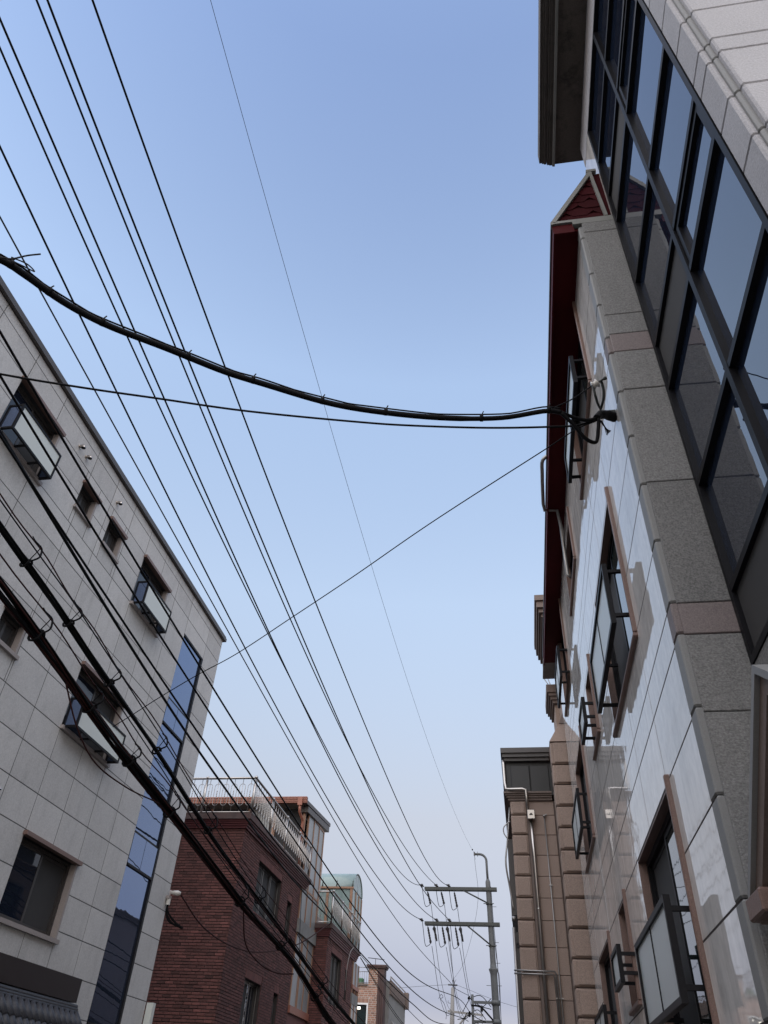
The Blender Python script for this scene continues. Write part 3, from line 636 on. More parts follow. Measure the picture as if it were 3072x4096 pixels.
# ================================================================== bricks
BR = {}
def brick_mesh(d, ti, mt):
    key = (round(d.x, 3), round(d.y, 3), round(d.z, 3), ti, mt.name)
    if key not in BR:
        mb = MB(); mb.cbox(-d / 2, d / 2, .004); mb.t = [(-.32, -.16, -.05, .05, .16, .30)[ti]] * len(mb.f); BR[key] = mesh_of(mb, Vector(), mt, 'brick')
    return BR[key]
def brickwork(parent, walls, mt, L=.205, H=.067, joint=.015, limit=300, z_from=2.3, hj=.009):
    """walls: (frame, a0, a1, z0, z1, holes, facing); the 300 bricks that show largest are parts, the rest one part"""
    allb = []
    for fr, a0, a1, z0, z1, hol in walls:
        row = 0; z = z0
        while z + H * .6 < z1:
            off = (row % 2) * L / 2 + (.25 * L if row % 4 == 3 else 0); a = a0 - off
            while a < a1:
                b0, b1 = max(a, a0), min(a + L, a1)
                for (q0, q1, y0, y1) in cut((b0, b1, z, z + H), hol):
                    if q1 - q0 < .03 or y1 - y0 < .03: continue
                    e = random.uniform(-.003, .003)
                    bx = fr.b(-.028, .0 + e, q0 + hj / 2, q1 - hj / 2, y0 + joint / 2 + random.uniform(-.001, .001), y1 - joint / 2)
                    c = (bx[0] + bx[1]) / 2; nrm = (fr.p(1, 0, 0) - fr.p(0, 0, 0)); v = Vector((0, 0, 1.6)) - c
                    sz = (q1 - q0) * max(0, nrm.dot(v.normalized())) / v.length ** 2 if in_frame(c, 0) else 0
                    allb.append((sz, bx, random.choices(range(6), (1, 2, 4, 4, 2, 1))[0]))
                a += L
            z += H; row += 1
    allb.sort(key=lambda t: -t[0])
    for sz, bx, ti in allb[:limit]:
        d = bx[1] - bx[0]; d = Vector([round(q, 3) for q in d]); link('brick', brick_mesh(d, ti, mt), (bx[0] + bx[1]) / 2, parent)
    mb = MB()
    for sz, bx, ti in allb[limit:]: mb.box(*bx, tone=(-.32, -.16, -.05, .051, .16, .30)[ti])
    if mb.v: o = part('brickwork', mb, mt, parent); o['kind'] = 'stuff'

def railing(parent, pts, z0, z1, gap, post_every=None, posts=None):
    """stainless railing along a polyline with looped balusters"""
    P = [Vector((x, y, 0)) for x, y in pts]; up_ = Vector((0, 0, 1))
    mb = MB()
    for zz, r_ in ((z1, .032), (z0 + .06, .018)): mb.tube([p + up_ * zz for p in P], r_, 8)
    rl = part('railing', mb, M['steel'], parent)
    loops = {}
    for p, q in zip(P, P[1:]):
        t = (q - p).normalized(); ln = (q - p).length; n = max(1, int(ln / gap)); key = (round(t.x, 2), round(t.y, 2))
        if key not in loops:
            mb = MB(); mb.tube([Vector((0, 0, z0 + .06)), Vector((0, 0, z1))], .0085, 6)
            h0, h1, r_ = z0 + .06 + (z1 - z0) * .18, z1 - (z1 - z0) * .16, gap * .36; ring = []
            for k in range(9): a = PI * k / 8; ring.append(t * (math.cos(a) * r_) + up_ * (h1 - r_ + math.sin(a) * r_))
            for k in range(9): a = PI + PI * k / 8; ring.append(t * (math.cos(a) * r_) + up_ * (h0 + r_ + math.sin(a) * r_))
            mb.tube(ring + [ring[0]], .0075, 6, False)
            for k in range(5): mb.ball((0, 0, (h0 + h1) / 2 + (k - 2) * .045), .016, 6)
            loops[key] = mesh_of(mb, Vector(), M['steel'], 'baluster')
        for i in range(n): link('baluster', loops[key], p + t * (ln * (i + .5) / n), rl)
    for (x, y) in posts or []:
        mb = MB(); mb.tube([(x, y, z0), (x, y, z1 - .05)], .034, 10); mb.ball((x, y, z1 + .015), .05, 10); part('post', mb, M['steel'], rl)
    return rl

def brick_window(fr, parent, a0, a1, z0, z1, mull, d=.14):
    o = sliding(fr, parent, a0, a1, z0, z1, d, M['frame_brown'], M['screen'], M['screen'] if mull > 1 else M['glass'], mull, .035)
    for q in range(mull + 2):
        x = a0 + .02 + (a1 - a0 - .04) * q / (mull + 1); part('security_bar', one(fr, -d + .02, -d + .035, x - .008, x + .008, z0 + .01, z1 - .02), M['steel_dull'], o)
    return o

# ---- first red brick house
H1 = thing('brick_house', (-8.5, 19.5, 0), 'nearest dark red brick house with steel roof railing, beside the grey panel building', 'house', 'red brick houses along the street')
F1, S1 = Fr('Y', 19.5, -1), Fr('X', -7.07, 1)
hs = [(21.1, 23.5, 5.80, 7.05), (24.33, 24.88, 5.85, 6.73), (21.3, 22.75, 2.5, 4.28), (24.05, 24.5, 3.2, 4.28)]
mb = MB(); mb.box((-13, 19.53, 0), (-7.5, 28.1, 7.4)); part('core', mb, M['mortar'], H1)
backing(F1, H1, -12, -7.09, 0, 7.42, [], -.03, -.018, M['mortar']); backing(S1, H1, 19.52, 25.72, 0, 7.42, hs, -.4, -.018, M['mortar'])
hs2 = hs + [(a0 - .02, a1 + .02, z1, z1 + .2) for a0, a1, z0, z1 in hs]
brickwork(H1, [(F1, -10.2, -7.07, 2.2, 7.42, []), (S1, 19.53, 25.72, 2.2, 7.42, hs2)], M['brick'])
for a0, a1, z0, z1 in hs:
    brick_window(S1, H1, a0, a1, z0, z1, 2 if a1 - a0 > 2 else (1 if a1 - a0 > 1 else 0))
    n = int((a1 - a0 + .04) / .068)
    for i in range(n): piece('lintel_brick', S1.b(-.12, .003, a0 - .02 + i * .068 + .004, a0 - .02 + (i + 1) * .068 - .004, z1 + .004, z1 + .196), M['brick'], H1, .004)
mb = MB()
for d_, z0_, z1_ in ((.05, 7.425, 7.48), (.085, 7.48, 7.53), (.12, 7.53, 7.575), (.15, 7.575, 7.62)): mb.box((-13, 19.5 - d_, z0_), (-7.07 + d_, 26.2, z1_))
part('cornice', mb, M['red_trim'], H1)
mb = MB(); mb.box((-13, 19.30, 7.62), (-6.885, 26.3, 7.765)); part('roof_slab', mb, M['slab'], H1)
railing(H1, [(-9.8, 19.42), (-6.945, 19.42)], 7.765, 8.74, .225, posts=[(-9.7, 19.42), (-8.36, 19.42)])
railing(H1, [(-6.945, 19.42), (-6.945, 26.0)], 7.765, 8.74, .225, posts=[(-6.945, 19.42), (-6.945, 21.2), (-6.945, 22.85), (-6.945, 24.45), (-6.945, 26.0)])
# glazed stair bay and rooftop room
mb = MB()
for yy in (25.75, 26.55, 27.35, 28.08): mb.box(*S1.b(-.03, .03, yy, yy + .06, 6.52, 9.86))
for zz in (7.45, 9.80): mb.box(*S1.b(-.028, .025, 25.81, 28.08, zz, zz + .06))
sb1 = part('stair_glazing', mb, M['wood'], H1)
for y0, y1 in ((25.81, 26.55), (26.61, 27.35), (27.41, 28.08)):
    part('pane', one(S1, -.01, .005, y0, y1, 7.51, 9.80), M['milk'], sb1); part('pane', one(S1, -.012, .003, y0, y1, 6.52, 7.45), M['milk'], sb1)
part('stair_lintel', one(S1, -.1, .07, 25.72, 28.16, 6.12, 6.50), M['concrete'], H1)
mb = MB()
for yy in (25.76, 26.5, 26.62, 27.3, 28.06): mb.box(*S1.b(-.04, .02, yy, yy + .05, 4.17, 6.115))
sw = part('stair_window', mb, M['wood'], H1)
for y0, y1 in ((25.81, 26.5), (26.67, 27.3), (27.35, 28.06)): part('pane', one(S1, -.02, -.005, y0, y1, 4.17, 6.115), M['milk'], sw)
part('stair_sill', one(S1, -.1, .06, 25.73, 28.15, 3.98, 4.168), M['gutter'], H1)
backing(S1, H1, 25.72, 28.14, 0, 3.978, [], -.3, -.004, M['brick'], 'stair_base'); mb = MB(); mb.box((-12, 25.8, 0), (-7.35, 28.1, 9.8)); part('stair_core', mb, M['dark'], H1)
FPh = Fr('Y', 25.45, -1)
mb = MB()
for xx in (-12, -10.6, -9.2, -8.25, -7.2): mb.box(*FPh.b(-.05, .03, xx, xx + .10, 7.77, 9.85))
ph = part('rooftop_room', mb, M['wood'], H1)
for x0, x1, mt in ((-11.9, -10.6, M['dark']), (-10.5, -9.2, M['dark']), (-9.1, -8.25, M['milk']), (-8.15, -7.2, M['dark'])): part('pane', one(FPh, -.03, -.01, x0, x1, 7.77, 9.85), mt, ph)
mb = MB(); mb.hexa([(-13, 25.05, 9.90), (-6.98, 25.05, 9.90), (-6.98, 28.7, 10.22), (-13, 28.7, 10.22), (-13, 25.05, 10.02), (-6.98, 25.05, 10.02), (-6.98, 28.7, 10.34), (-13, 28.7, 10.34)]); part('roof', mb, M['coping'], H1)
mb = MB()
for i in range(4): mb.box((-13, 24.93 - .015 * i, 9.90 + .05 * i), (-6.97, 25.04, 9.942 + .05 * i))
part('gutter', mb, M['gutter'], H1)
mb = MB(); mb.box((-7.28, 24.86, 9.80), (-7.12, 24.93, 10.06)); mb.tube([(-7.2, 24.92, 9.82), (-7.2, 24.98, 9.6), (-7.16, 25.3, 9.45), (-7.16, 25.35, 9.3), (-7.16, 25.35, 7.8)], .05, 8); part('downpipe', mb, M['gutter'], H1)
mb = MB(); mb.hexa([(-7.30, 25.3, 9.70), (-6.99, 25.3, 9.70), (-6.99, 28.6, 9.99), (-7.30, 28.6, 9.99), (-7.30, 25.3, 9.885), (-6.99, 25.3, 9.885), (-6.99, 28.6, 10.19), (-7.30, 28.6, 10.19)]); part('verge_board', mb, M['coping'], H1)

# ---- second red brick house
H2 = thing('brick_house', (-7.4, 28.2, 0), 'second red brick house, with green barrel vaulted rooftop shelter and steel railing', 'house', 'red brick houses along the street')
F2, S2 = Fr('Y', 28.2, -1), Fr('X', -6.6, 1)
h2 = [(28.95, 30.75, 4.6, 6.08), (31.55, 31.95, 5.0, 5.92)]
mb = MB(); mb.box((-12, 28.23, 0), (-7.0, 34.2, 6.4)); part('core', mb, M['mortar'], H2)
backing(F2, H2, -9, -6.62, 0, 6.42, [], -.03, -.018, M['mortar']); backing(S2, H2, 28.22, 32.85, 0, 6.42, h2, -.35, -.018, M['mortar'])
h22 = h2 + [(a0 - .02, a1 + .02, z1, z1 + .2) for a0, a1, z0, z1 in h2]
brickwork(H2, [(F2, -7.2, -6.6, 2.4, 6.42, []), (S2, 28.23, 32.85, 2.4, 6.42, h22)], M['brick'])
for a0, a1, z0, z1 in h2:
    brick_window(S2, H2, a0, a1, z0, z1, 2 if a1 - a0 > 1 else 0)
    n = int((a1 - a0 + .04) / .068)
    for i in range(n): piece('lintel_brick', S2.b(-.12, .003, a0 - .02 + i * .068 + .004, a0 - .02 + (i + 1) * .068 - .004, z1 + .004, z1 + .196), M['brick'], H2, .004)
mb = MB()
for d_, z0_, z1_ in ((.04, 6.425, 6.49), (.07, 6.49, 6.55), (.10, 6.55, 6.61), (.13, 6.61, 6.66)): mb.box((-12, 28.2 - d_, z0_), (-6.6 + d_, 33.4, z1_))
part('cornice', mb, M['red_trim'], H2)
mb = MB(); mb.box((-12, 28.02, 6.66), (-6.43, 33.5, 6.80)); part('roof_slab', mb, M['slab'], H2)
railing(H2, [(-7.6, 28.1), (-6.5, 28.1)], 6.8, 7.82, .25, posts=[(-7.45, 28.1)])
railing(H2, [(-6.5, 28.1), (-6.5, 33.4)], 6.8, 7.82, .25, posts=[(-6.5, 28.1), (-6.5, 29.8), (-6.5, 31.6), (-6.5, 33.4)])
mb = MB()
for yy in (32.9, 33.5, 34.1): mb.box(*S2.b(-.03, .03, yy, yy + .05, 3.2, 6.4))
sg = part('stair_glazing', mb, M['wood'], H2)
for y0, y1 in ((32.95, 33.5), (33.55, 34.1)):
    part('pane', one(S2, -.01, .005, y0, y1, 5.62, 6.4), M['milk'], sg); part('pane', one(S2, -.01, .005, y0, y1, 3.2, 5.0), M['milk'], sg)
part('stair_lintel', one(S2, -.06, .03, 32.87, 34.16, 5.0, 5.35), M['concrete'], H2); part('stair_sill', one(S2, -.06, .05, 32.87, 34.16, 5.5, 5.62), M['gutter'], H2)
backing(S2, H2, 32.85, 34.17, 0, 6.3, [], -.3, -.05, M['brick'], 'stair_base')
# barrel vaulted shelter on the roof: axis along X
def arc(t): a = PI * t; return 33.0 - 1.0 * math.cos(a), 8.85 + .70 * math.sin(a)
mb = MB(); vs = []; N_ = 16
for i in range(N_ + 1):
    y, z = arc(i / N_); vs += [(-8.7, y, z), (-6.58, y, z), (-8.7, y, z + .012), (-6.58, y, z + .012)]
fs = []
for i in range(N_):
    k = 4 * i; fs += [(k, k + 1, k + 5, k + 4), (k + 2, k + 6, k + 7, k + 3), (k + 1, k + 3, k + 7, k + 5), (k, k + 4, k + 6, k + 2)]
mb.add(vs, fs, True); sh_ = part('barrel_roof', mb, M['poly'], H2)
for xx in (-8.68, -7.9, -7.3, -6.63):
    mb = MB(); mb.tube([(xx, arc(i / 16)[0], arc(i / 16)[1] - .03) for i in range(17)], .028, 6); part('rib', mb, M['galv'], sh_)
mb = MB(); mb.tube([(-6.63, 32.0, 8.83), (-6.63, 34.0, 8.83)], .03, 6); mb.tube([(-6.63, 33, 8.83), (-6.63, 33, 9.5)], .022, 6); mb.tube([(-6.63, 33, 8.85), (-6.63, 32.5, 9.4)], .02, 6); mb.tube([(-6.63, 33, 8.85), (-6.63, 33.5, 9.4)], .02, 6); part('end_arch', mb, M['galv'], sh_)
mb = MB(); mb.prism([(-6.62, 32.02, 8.86)] + [(-6.62, arc(i / 12)[0], arc(i / 12)[1] - .05) for i in range(1, 12)] + [(-6.62, 33.98, 8.86)], (.008, 0, 0)); part('end_panel', mb, M['poly'], sh_)
mb = MB()
for xx in (-8.7, -7.7, -6.72): mb.box((xx, 31.98, 6.8), (xx + .10, 32.06, 8.8))
for yy in (32.62, 33.28, 33.92): mb.box((-6.66, yy, 6.8), (-6.58, yy + .07, 8.8))
mb.box((-8.7, 31.96, 8.80), (-6.58, 32.04, 8.87)); shw = part('shelter_frame', mb, M['wood'], H2)
for x0, x1 in ((-8.6, -7.7), (-7.6, -6.72)): part('pane', one(Fr('Y', 32.0, -1), -.03, -.015, x0, x1, 6.8, 8.8), M['poly'], shw)
for y0, y1 in ((32.06, 32.62), (32.69, 33.28), (33.35, 33.92)): part('pane', one(Fr('X', -6.62, 1), -.01, .005, y0, y1, 6.8, 8.8), M['poly'], shw)
mb = MB(); mb.tube([(-7.9, 31.5, 6.8), (-7.9, 31.5, 9.62)], .055, 8); part('flue_pipe', mb, M['pale_pink'], H2)
mb = MB(); mb.cbox((-7.75, 28.6, 6.81), (-7.1, 29.3, 7.15), .03); tag(part('storage_box', mb, M['pale_pink']), 'beige box on the roof of the second red brick house behind its railing', 'box')

# ---- orange brick house beyond
H3 = thing('brick_house', (-7.4, 42, 0), 'orange brick house with pale mortar and lit window, furthest on the left', 'house')
F3 = Fr('Y', 42.0, -1)
w3 = (-8.2, -7.55, 4.35, 5.98)
backing(F3, H3, -11, -7.12, 0, 6.78, [w3], -.3, -.006, M['mortar_pale'])
backing(Fr('Y', 41.99, -1), H3, -7.60, -7.13, 6.78, 7.44, [], -.4, -.016, M['mortar_pale'], 'parapet')
brickwork(H3, [(F3, -9.0, -7.12, 3.6, 6.70, [w3, (w3[0] - .02, w3[1] + .02, w3[3], w3[3] + .2)]), (F3, -7.60, -7.12, 6.70, 7.44, [])], M['brick_pale'], L=.20, H=.088, joint=.022, hj=.022)
for i in range(10): piece('lintel_brick', F3.b(-.1, .003, w3[0] - .02 + i * .068, w3[0] - .02 + (i + 1) * .068 - .014, w3[3] + .01, w3[3] + .19), M['brick_pale'], H3, .004)
mb = MB(); bars(F3, mb, -.10, .02, *w3, .07); wo = part('window', mb, M['white_paint'], H3); part('pane', one(F3, -.07, -.05, w3[0] + .06, w3[1] - .06, w3[2] + .06, w3[3] - .06), M['glass_teal'], wo)
mb = MB(); mb.cbox((-8.10, 42.03, 5.72), (-7.93, 42.048, 5.82), .02); part('lit_lamp', mb, M['lamp'], wo)
mb = MB(); mb.box((-9, 41.93, 6.70), (-7.62, 42.3, 6.78)); part('coping', mb, M['tan_mold'], H3)
mb = MB(); mb.box((-7.12, 41.95, 0), (-6.80, 42.6, 7.42))
for xx in (-7.05, -6.96, -6.87): mb.box((xx, 41.91, 0), (xx + .045, 41.949, 7.2))
part('fluted_pilaster', mb, M['slab'], H3)
mb = MB(); mb.box((-7.66, 41.88, 7.44), (-6.74, 42.7, 7.50)); mb.box((-7.70, 41.84, 7.50), (-6.70, 42.7, 7.58)); part('pilaster_cap', mb, M['slab'], H3)
mb = MB(); mb.box((-12, 42.31, 0), (-7.13, 50, 6.7)); mb.box((-7.13, 42.61, 0), (-6.62, 48.5, 7.0)); part('side_wall', mb, M['concrete'], H3)
mb = MB(); mb.box((-6.62, 42.65, 6.45), (-6.55, 48.5, 7.05)); 
for k in range(24): mb.box((-6.55, 42.7 + k * .24, 6.47), (-6.53, 42.85 + k * .24, 7.03))
mb.box((-6.62, 48.0, 6.4), (-6.40, 48.5, 7.15)); part('balcony_front', mb, M['tan_mold'], H3)
mb = MB(); mb.tube([(-6.6, 42.8, 7.0), (-6.6, 42.8, 7.2), (-6.6, 48.3, 7.2)], .03, 6); part('balcony_rail', mb, M['steel_dull'], H3)
mb = MB(); mb.prism([(-6.615, 43.4, 5.45), (-6.30, 43.4, 5.05), (-6.30, 43.4, 4.85), (-6.615, 43.4, 4.85)], (0, 3.0, 0)); part('window_awning', mb, M['concrete'], H3)
mb = MB()
for zz in (7.46, 7.28, 6.82): mb.tube([(-9, 41.98, zz), (-7.62, 41.98, zz)], .014, 6)
for k in range(12): mb.tube([(-8.95 + k * .115, 41.98, 6.78), (-8.95 + k * .115, 41.98, 7.30)], .009, 5)
part('railing', mb, M['steel_dull'], H3)
an = thing('tv_antenna', (-7.35, 42.3, 7.58), 'thin television antenna on the pilaster of the orange brick house', 'antenna')
mb = MB(); mb.tube([(-7.33, 42.3, 7.58), (-7.33, 42.3, 7.90)], .014, 6); part('mast', mb, M['wire_grey'], an)
mb = MB(); mb.tube([(-7.72, 42.3, 7.93), (-6.88, 42.3, 7.86)], .016, 6); part('boom', mb, M['wire_grey'], an)
mb = MB(); mb.cbox((-8.25, 42.5, 6.70), (-7.95, 42.8, 7.08), .04); tag(part('water_tub', mb, M['green_plastic']), 'green plastic tub behind the roof railing of the orange brick house', 'tub')

# ================================================================== utility poles
UP = thing('utility_pole', (-1.12, 38, 0), 'tall steel utility pole with two crossarms and a curved top', 'pole')
def pole_x(z): return -1.115 - .0237 * z
mb = MB(); zs = [0, 4.9, 6.6, 6.78, 6.93, 6.98, 7.0, 7.2, 8.8, 10.25, 10.5, 10.62]; rs = [.165, .15, .15, .155, .20, .205, .15, .125, .12, .115, .115, .07]
mb.tube([(pole_x(z), 38, z) for z in zs], rs, 16); part('shaft', mb, M['pole'], UP)
mb = MB(); mb.tube([(pole_x(10.55), 38, 10.55), (-1.385, 38, 11.1)] + [(-1.72 + .33 * math.cos(a), 38, 11.42 + .33 * math.sin(a) * .95) for a in [PI / 2 * k / 6 for k in range(7)]] + [(-1.95, 38, 11.735)], .055, 10); part('curved_top', mb, M['pole'], UP)
mb = MB(); mb.box((-1.99, 37.95, 11.68), (-1.93, 38.05, 11.83)); mb.tube([(-1.96, 38, 11.68), (-1.93, 38, 11.5)], .012, 6); mb.tube([(-1.80, 38, 11.62), (-1.80, 38, 11.85)], .012, 6); part('earth_wire_clamp', mb, M['polymer'], UP)
mb = MB()
for zz in (9.45, 8.0, 7.2, 6.35): mb.tube([(pole_x(zz) - (.35 if zz < 7 else 0), 38, zz), (pole_x(zz) + .32, 38, zz)], .010, 5)
part('step_bolt', mb, M['galv'], UP)
for zc, x0, x1, br_x, tz, xs, hang in ((10.20, -4.36, -.96, -2.62, 9.55, (-4.49, -3.80, -3.22), ((-4.25, .42), (-3.60, .42), (-2.98, .55))),
                                   (8.74, -4.34, -.90, -2.45, 7.85, (-4.49, -3.79, -3.20), ((-4.23, .60), (-3.56, .62), (-2.95, .68)))):
    mb = MB(); mb.box((x0, 37.82, zc + .02), (x1, 37.90, zc + .035)); mb.box((x0, 37.82, zc - .10), (x1, 37.832, zc + .02)); mb.box((x0, 38.10, zc - .10), (x1, 38.112, zc + .035)); mb.box((x0, 38.02, zc + .02), (x1, 38.10, zc + .034))
    for xx in (x0 + .05, -1.6, -1.0): mb.tube([(xx, 37.8, zc - .04), (xx, 38.13, zc - .04)], .015, 6)
    ca = part('crossarm', mb, M['galv'], UP)
    mb = MB(); mb.hexa([(br_x - .06, 37.84, zc - .10), (br_x + .02, 37.84, zc - .10), (br_x + .02, 37.89, zc - .10), (br_x - .06, 37.89, zc - .10), (br_x - .06, 37.84, zc - .03), (br_x + .02, 37.84, zc - .03), (br_x + .02, 37.89, zc - .03), (br_x - .06, 37.89, zc - .03)])
    mb.tube([(br_x, 37.86, zc - .06), (pole_x(tz) - .02, 37.86, tz)], .033, 6); mb.tube([(pole_x(tz), 38, tz - .02), (pole_x(tz), 38, tz + .02)], .16, 12); mb.box((pole_x(tz) - .26, 37.84, tz - .015), (pole_x(tz) + .22, 37.86, tz + .015)); part('brace', mb, M['galv'], UP)
    for xx in xs:
        mb = MB(); mb.tube([(xx, 37.86, zc + .03), (xx, 37.86, zc + .07), (xx, 37.86, zc + .08), (xx, 37.86, zc + .11), (xx, 37.86, zc + .12), (xx, 37.86, zc + .16)], [.03, .03, .075, .05, .08, .04], 10); mb.tube([(xx - .09, 37.8, zc + .12), (xx + .09, 37.9, zc + .06)], .03, 6); part('pin_insulator', mb, M['polymer'], UP)
    for xx, ln in hang:
        e = Vector((xx + .10, 38.6, zc - .12 - ln)); s0 = Vector((xx, 38.1, zc - .08)); n = 14
        mb = MB(); mb.tube([s0 + (e - s0) * (i / n) for i in range(n + 1)], [.012, .012, .04] + [(.052 if i % 2 else .036) for i in range(n - 4)] + [.06, .03], 10); part('strain_insulator', mb, M['polymer'], UP)
        mb = MB(); mb.tube(crom([(xx - .22, 37.86, zc + .08), (xx - .20, 38.1, zc - .25), (xx - .10, 38.3, zc - ln - .28), (xx + .02, 38.5, zc - ln - .22), tuple(e)], 6), .014, 6); part('jumper_wire', mb, M['wire'], UP)
    if zc < 9:
        for xx in (-3.93, -3.32, -2.72):
            mb = MB(); mb.tube([(xx, 38.1, zc - .1), (xx, 38.15, zc - .2), (xx + .02, 38.2, zc - .27), (xx + .05, 38.4, zc - .48)], [.015, .085, .06, .02], 10); mb.tube([(xx + .04, 38.35, zc - .40), (xx + .08, 38.6, zc - .62)], [.055, .035], 8); part('strain_insulator', mb, M['polymer'], UP)
# lower bracket with spool rack
mb = MB()
for zz in (5.72, 5.03): mb.box((-2.25, 37.93, zz - .05), (-1.12, 38.0, zz + .05)); mb.tube([(pole_x(zz), 38, zz - .09), (pole_x(zz), 38, zz + .09)], .185, 14)
mb.tube([(-2.24, 37.96, 6.0), (-2.24, 37.96, 4.0)], .055, 8); part('side_bracket', mb, M['pole'], UP)
mb = MB()
for zz in (5.85, 5.3, 4.85):
    for k in range(5): mb.ball((-2.36 - .05 * random.random(), 37.9 + .05 * random.random(), zz + random.uniform(-.08, .08)), random.uniform(.03, .06), 6)
for k in range(16):
    z0_ = random.choice((5.85, 5.3, 4.85)); a = random.uniform(-.3, .3); x1_ = random.choice((-2.9, -2.7, -1.7, -1.45))
    mb.tube(crom([(-2.35, 37.9, z0_), ((-2.35 + x1_) / 2, 37.9 + a, z0_ - random.uniform(-.15, .45)), (x1_, 38 + a, z0_ - random.uniform(-.05, .6))], 6), .016, 5)
mb.tube(crom([(-2.3, 37.9, 5.6), (-1.9, 37.9, 5.55), (-1.55, 37.9, 5.25), (-1.3, 37.9, 5.0)], 6), .035, 6)
part('spool_rack', mb, M['wire'], UP)
mb = MB(); mb.tube([(-1.86, 38.05, 5.62), (-1.86, 38.05, 5.60), (-1.86, 38.05, 5.42), (-1.86, 38.05, 5.38)], [.03, .06, .06, .02], 8); mb.tube([(-1.86, 38.05, 5.4), (-1.86, 38.05, 4.9)], .012, 5); part('lightning_arrester', mb, M['polymer'], UP)
mb = MB()
for k in range(3): mb.tube(crom([(pole_x(10) + .12, 38, 10.3 - k), (pole_x(9) + .14 + .02 * k, 38, 8.9 - k), (pole_x(7) + .2, 38, 6.9), (pole_x(5) + .18, 38, 5.2), (pole_x(3) + .19, 38, 3)], 5), .012, 5)
part('riser_cable', mb, M['wire'], UP)
UP2 = thing('utility_pole', (-6.3, 75, 0), 'pale concrete utility pole far down the street behind the steel pole', 'pole')
mb = MB(); mb.tube([(-6.32, 75, 0), (-6.2, 75, 8.15), (-6.10, 75, 10.75)], [.26, .20, .14], 12); part('shaft', mb, M['pole_conc'], UP2)
mb = MB(); mb.hexa([(-6.55, 74.8, 8.94), (-3.55, 74.8, 8.75), (-3.55, 74.9, 8.75), (-6.55, 74.9, 8.94), (-6.55, 74.8, 9.10), (-3.55, 74.8, 8.9), (-3.55, 74.9, 8.9), (-6.55, 74.9, 9.10)]); mb.tube([(-4.9, 74.8, 8.85), (-6.0, 74.8, 7.6)], .09, 6); part('crossarm', mb, M['pole_conc'], UP2)
mb = MB(); mb.tube([(-6.5, 75, 10.95), (-5.7, 75, 10.93)], .06, 6); mb.tube([(-6.09, 75, 10.7), (-6.07, 75, 11.3)], .03, 6); mb.tube([(-6.07, 75, 10.9), (-5.8, 75, 11.35)], .02, 5); mb.tube(crom([(-6.5, 75, 10.0 - .2), (-6.52, 75, 9.65), (-6.2, 75, 9.6)], 6), .02, 5); part('insulator_set', mb, M['polymer'], UP2)

# ================================================================== wires
GP = 'power lines running along the street to the steel utility pole'
WIRES = dict(
 A=([(-3.96,1.95,10.88),(-3.89,5.46,10.39),(-3.87,6.28,10.31),(-3.75,12.3,9.79),(-3.56,21.22,9.34),(-3.22,37.86,10.31)], .0135, 'black power line to the right insulator of the upper crossarm'),
 B=([(-4.34,1.83,10.64),(-4.24,5.2,10.06),(-4.21,5.97,9.96),(-4.04,11.44,9.25),(-3.84,17.89,8.60),(-3.47,29.35,8.25),(-3.2,37.86,8.85)], .0135, 'black power line to the right insulator of the lower crossarm'),
 C=([(-4.37,1.78,10.47),(-4.32,5.14,10.0),(-4.22,11.68,9.41),(-4.1,19.12,9.08),(-3.8,37.86,10.31)], .0125, 'black power line to the middle insulator of the upper crossarm'),
 D=([(-4.94,1.91,10.62),(-4.84,5.12,10.06),(-4.64,11.3,9.19),(-4.41,18.45,8.43),(-3.79,37.86,8.85)], .0135, 'black power line to the middle insulator of the lower crossarm'),
 E=([(-4.97,2.13,10.38),(-4.93,5.06,9.99),(-4.9,7.49,9.73),(-4.84,11.63,9.42),(-4.73,20.1,9.04),(-4.49,37.86,10.31)], .0125, 'black power line to the left insulator of the upper crossarm'),
 F=([(-5.42,3.02,10.16),(-5.37,4.91,9.85),(-5.27,8.69,9.32),(-5.21,11.02,9.04),(-4.92,21.78,8.2),(-4.49,37.86,8.85)], .0135, 'black power line to the left insulator of the lower crossarm'),
 G=([(-5.19,3.29,9.23),(-5.12,4.39,9.04),(-4.88,8.23,8.45),(-4.78,9.78,8.21),(-4.27,17.95,7.04),(-4.09,20.72,6.66),(-3.78,25.69,6.28),(-3.26,33.94,6.07),(-2.4,37.9,5.95)], .010, 'grey twisted line dropping to the top of the steel pole side bracket'),
 H=([(-4.22,3.35,6.81),(-4.11,5.28,6.51),(-4.02,6.87,6.28),(-3.87,9.67,5.89),(-3.69,12.93,5.52),(-3.43,17.63,5.04),(-2.95,28,4.98),(-2.38,37.9,5.36)], .0125, 'upper of two low black cables ending on the steel pole side bracket'),
 I=([(-4.38,3.73,6.66),(-4.29,5.17,6.43),(-4.2,6.71,6.19),(-4.01,10.03,5.7),(-3.86,12.51,5.39),(-3.52,18.23,4.86),(-3.27,22.49,4.54),(-2.85,30,4.6),(-2.44,37.9,5.02)], .0125, 'lower of two low black cables ending on the steel pole side bracket'),
)
for k_, (pts, r_, lab) in WIRES.items():
    f_ = poly2(pts, 5 if len(pts) > 6 else 4 if len(pts) > 5 else 3)
    y0, y1 = pts[0][1], pts[-1][1]; s0 = (Vector(pts[1]) - Vector(pts[0])).normalized()
    P_ = [Vector(pts[0]) - s0 * 9] + [f_(y0 + (y1 - y0) * (i / 40) ** 1.6) for i in range(40)] + [Vector(pts[-1])]
    mb = MB(); mb.tube(crom(P_, 2), r_, 7); tag(part('power_line', mb, M['wire_grey'] if k_ == 'G' else M['wire']), lab, 'cable', GP)
f_ = poly2([(-3.12,2.5,12.45),(-2.95,7.49,11.73),(-2.76,13.47,11.17),(-2.38,24.99,10.81),(-1.95,38.0,11.78)], 3)
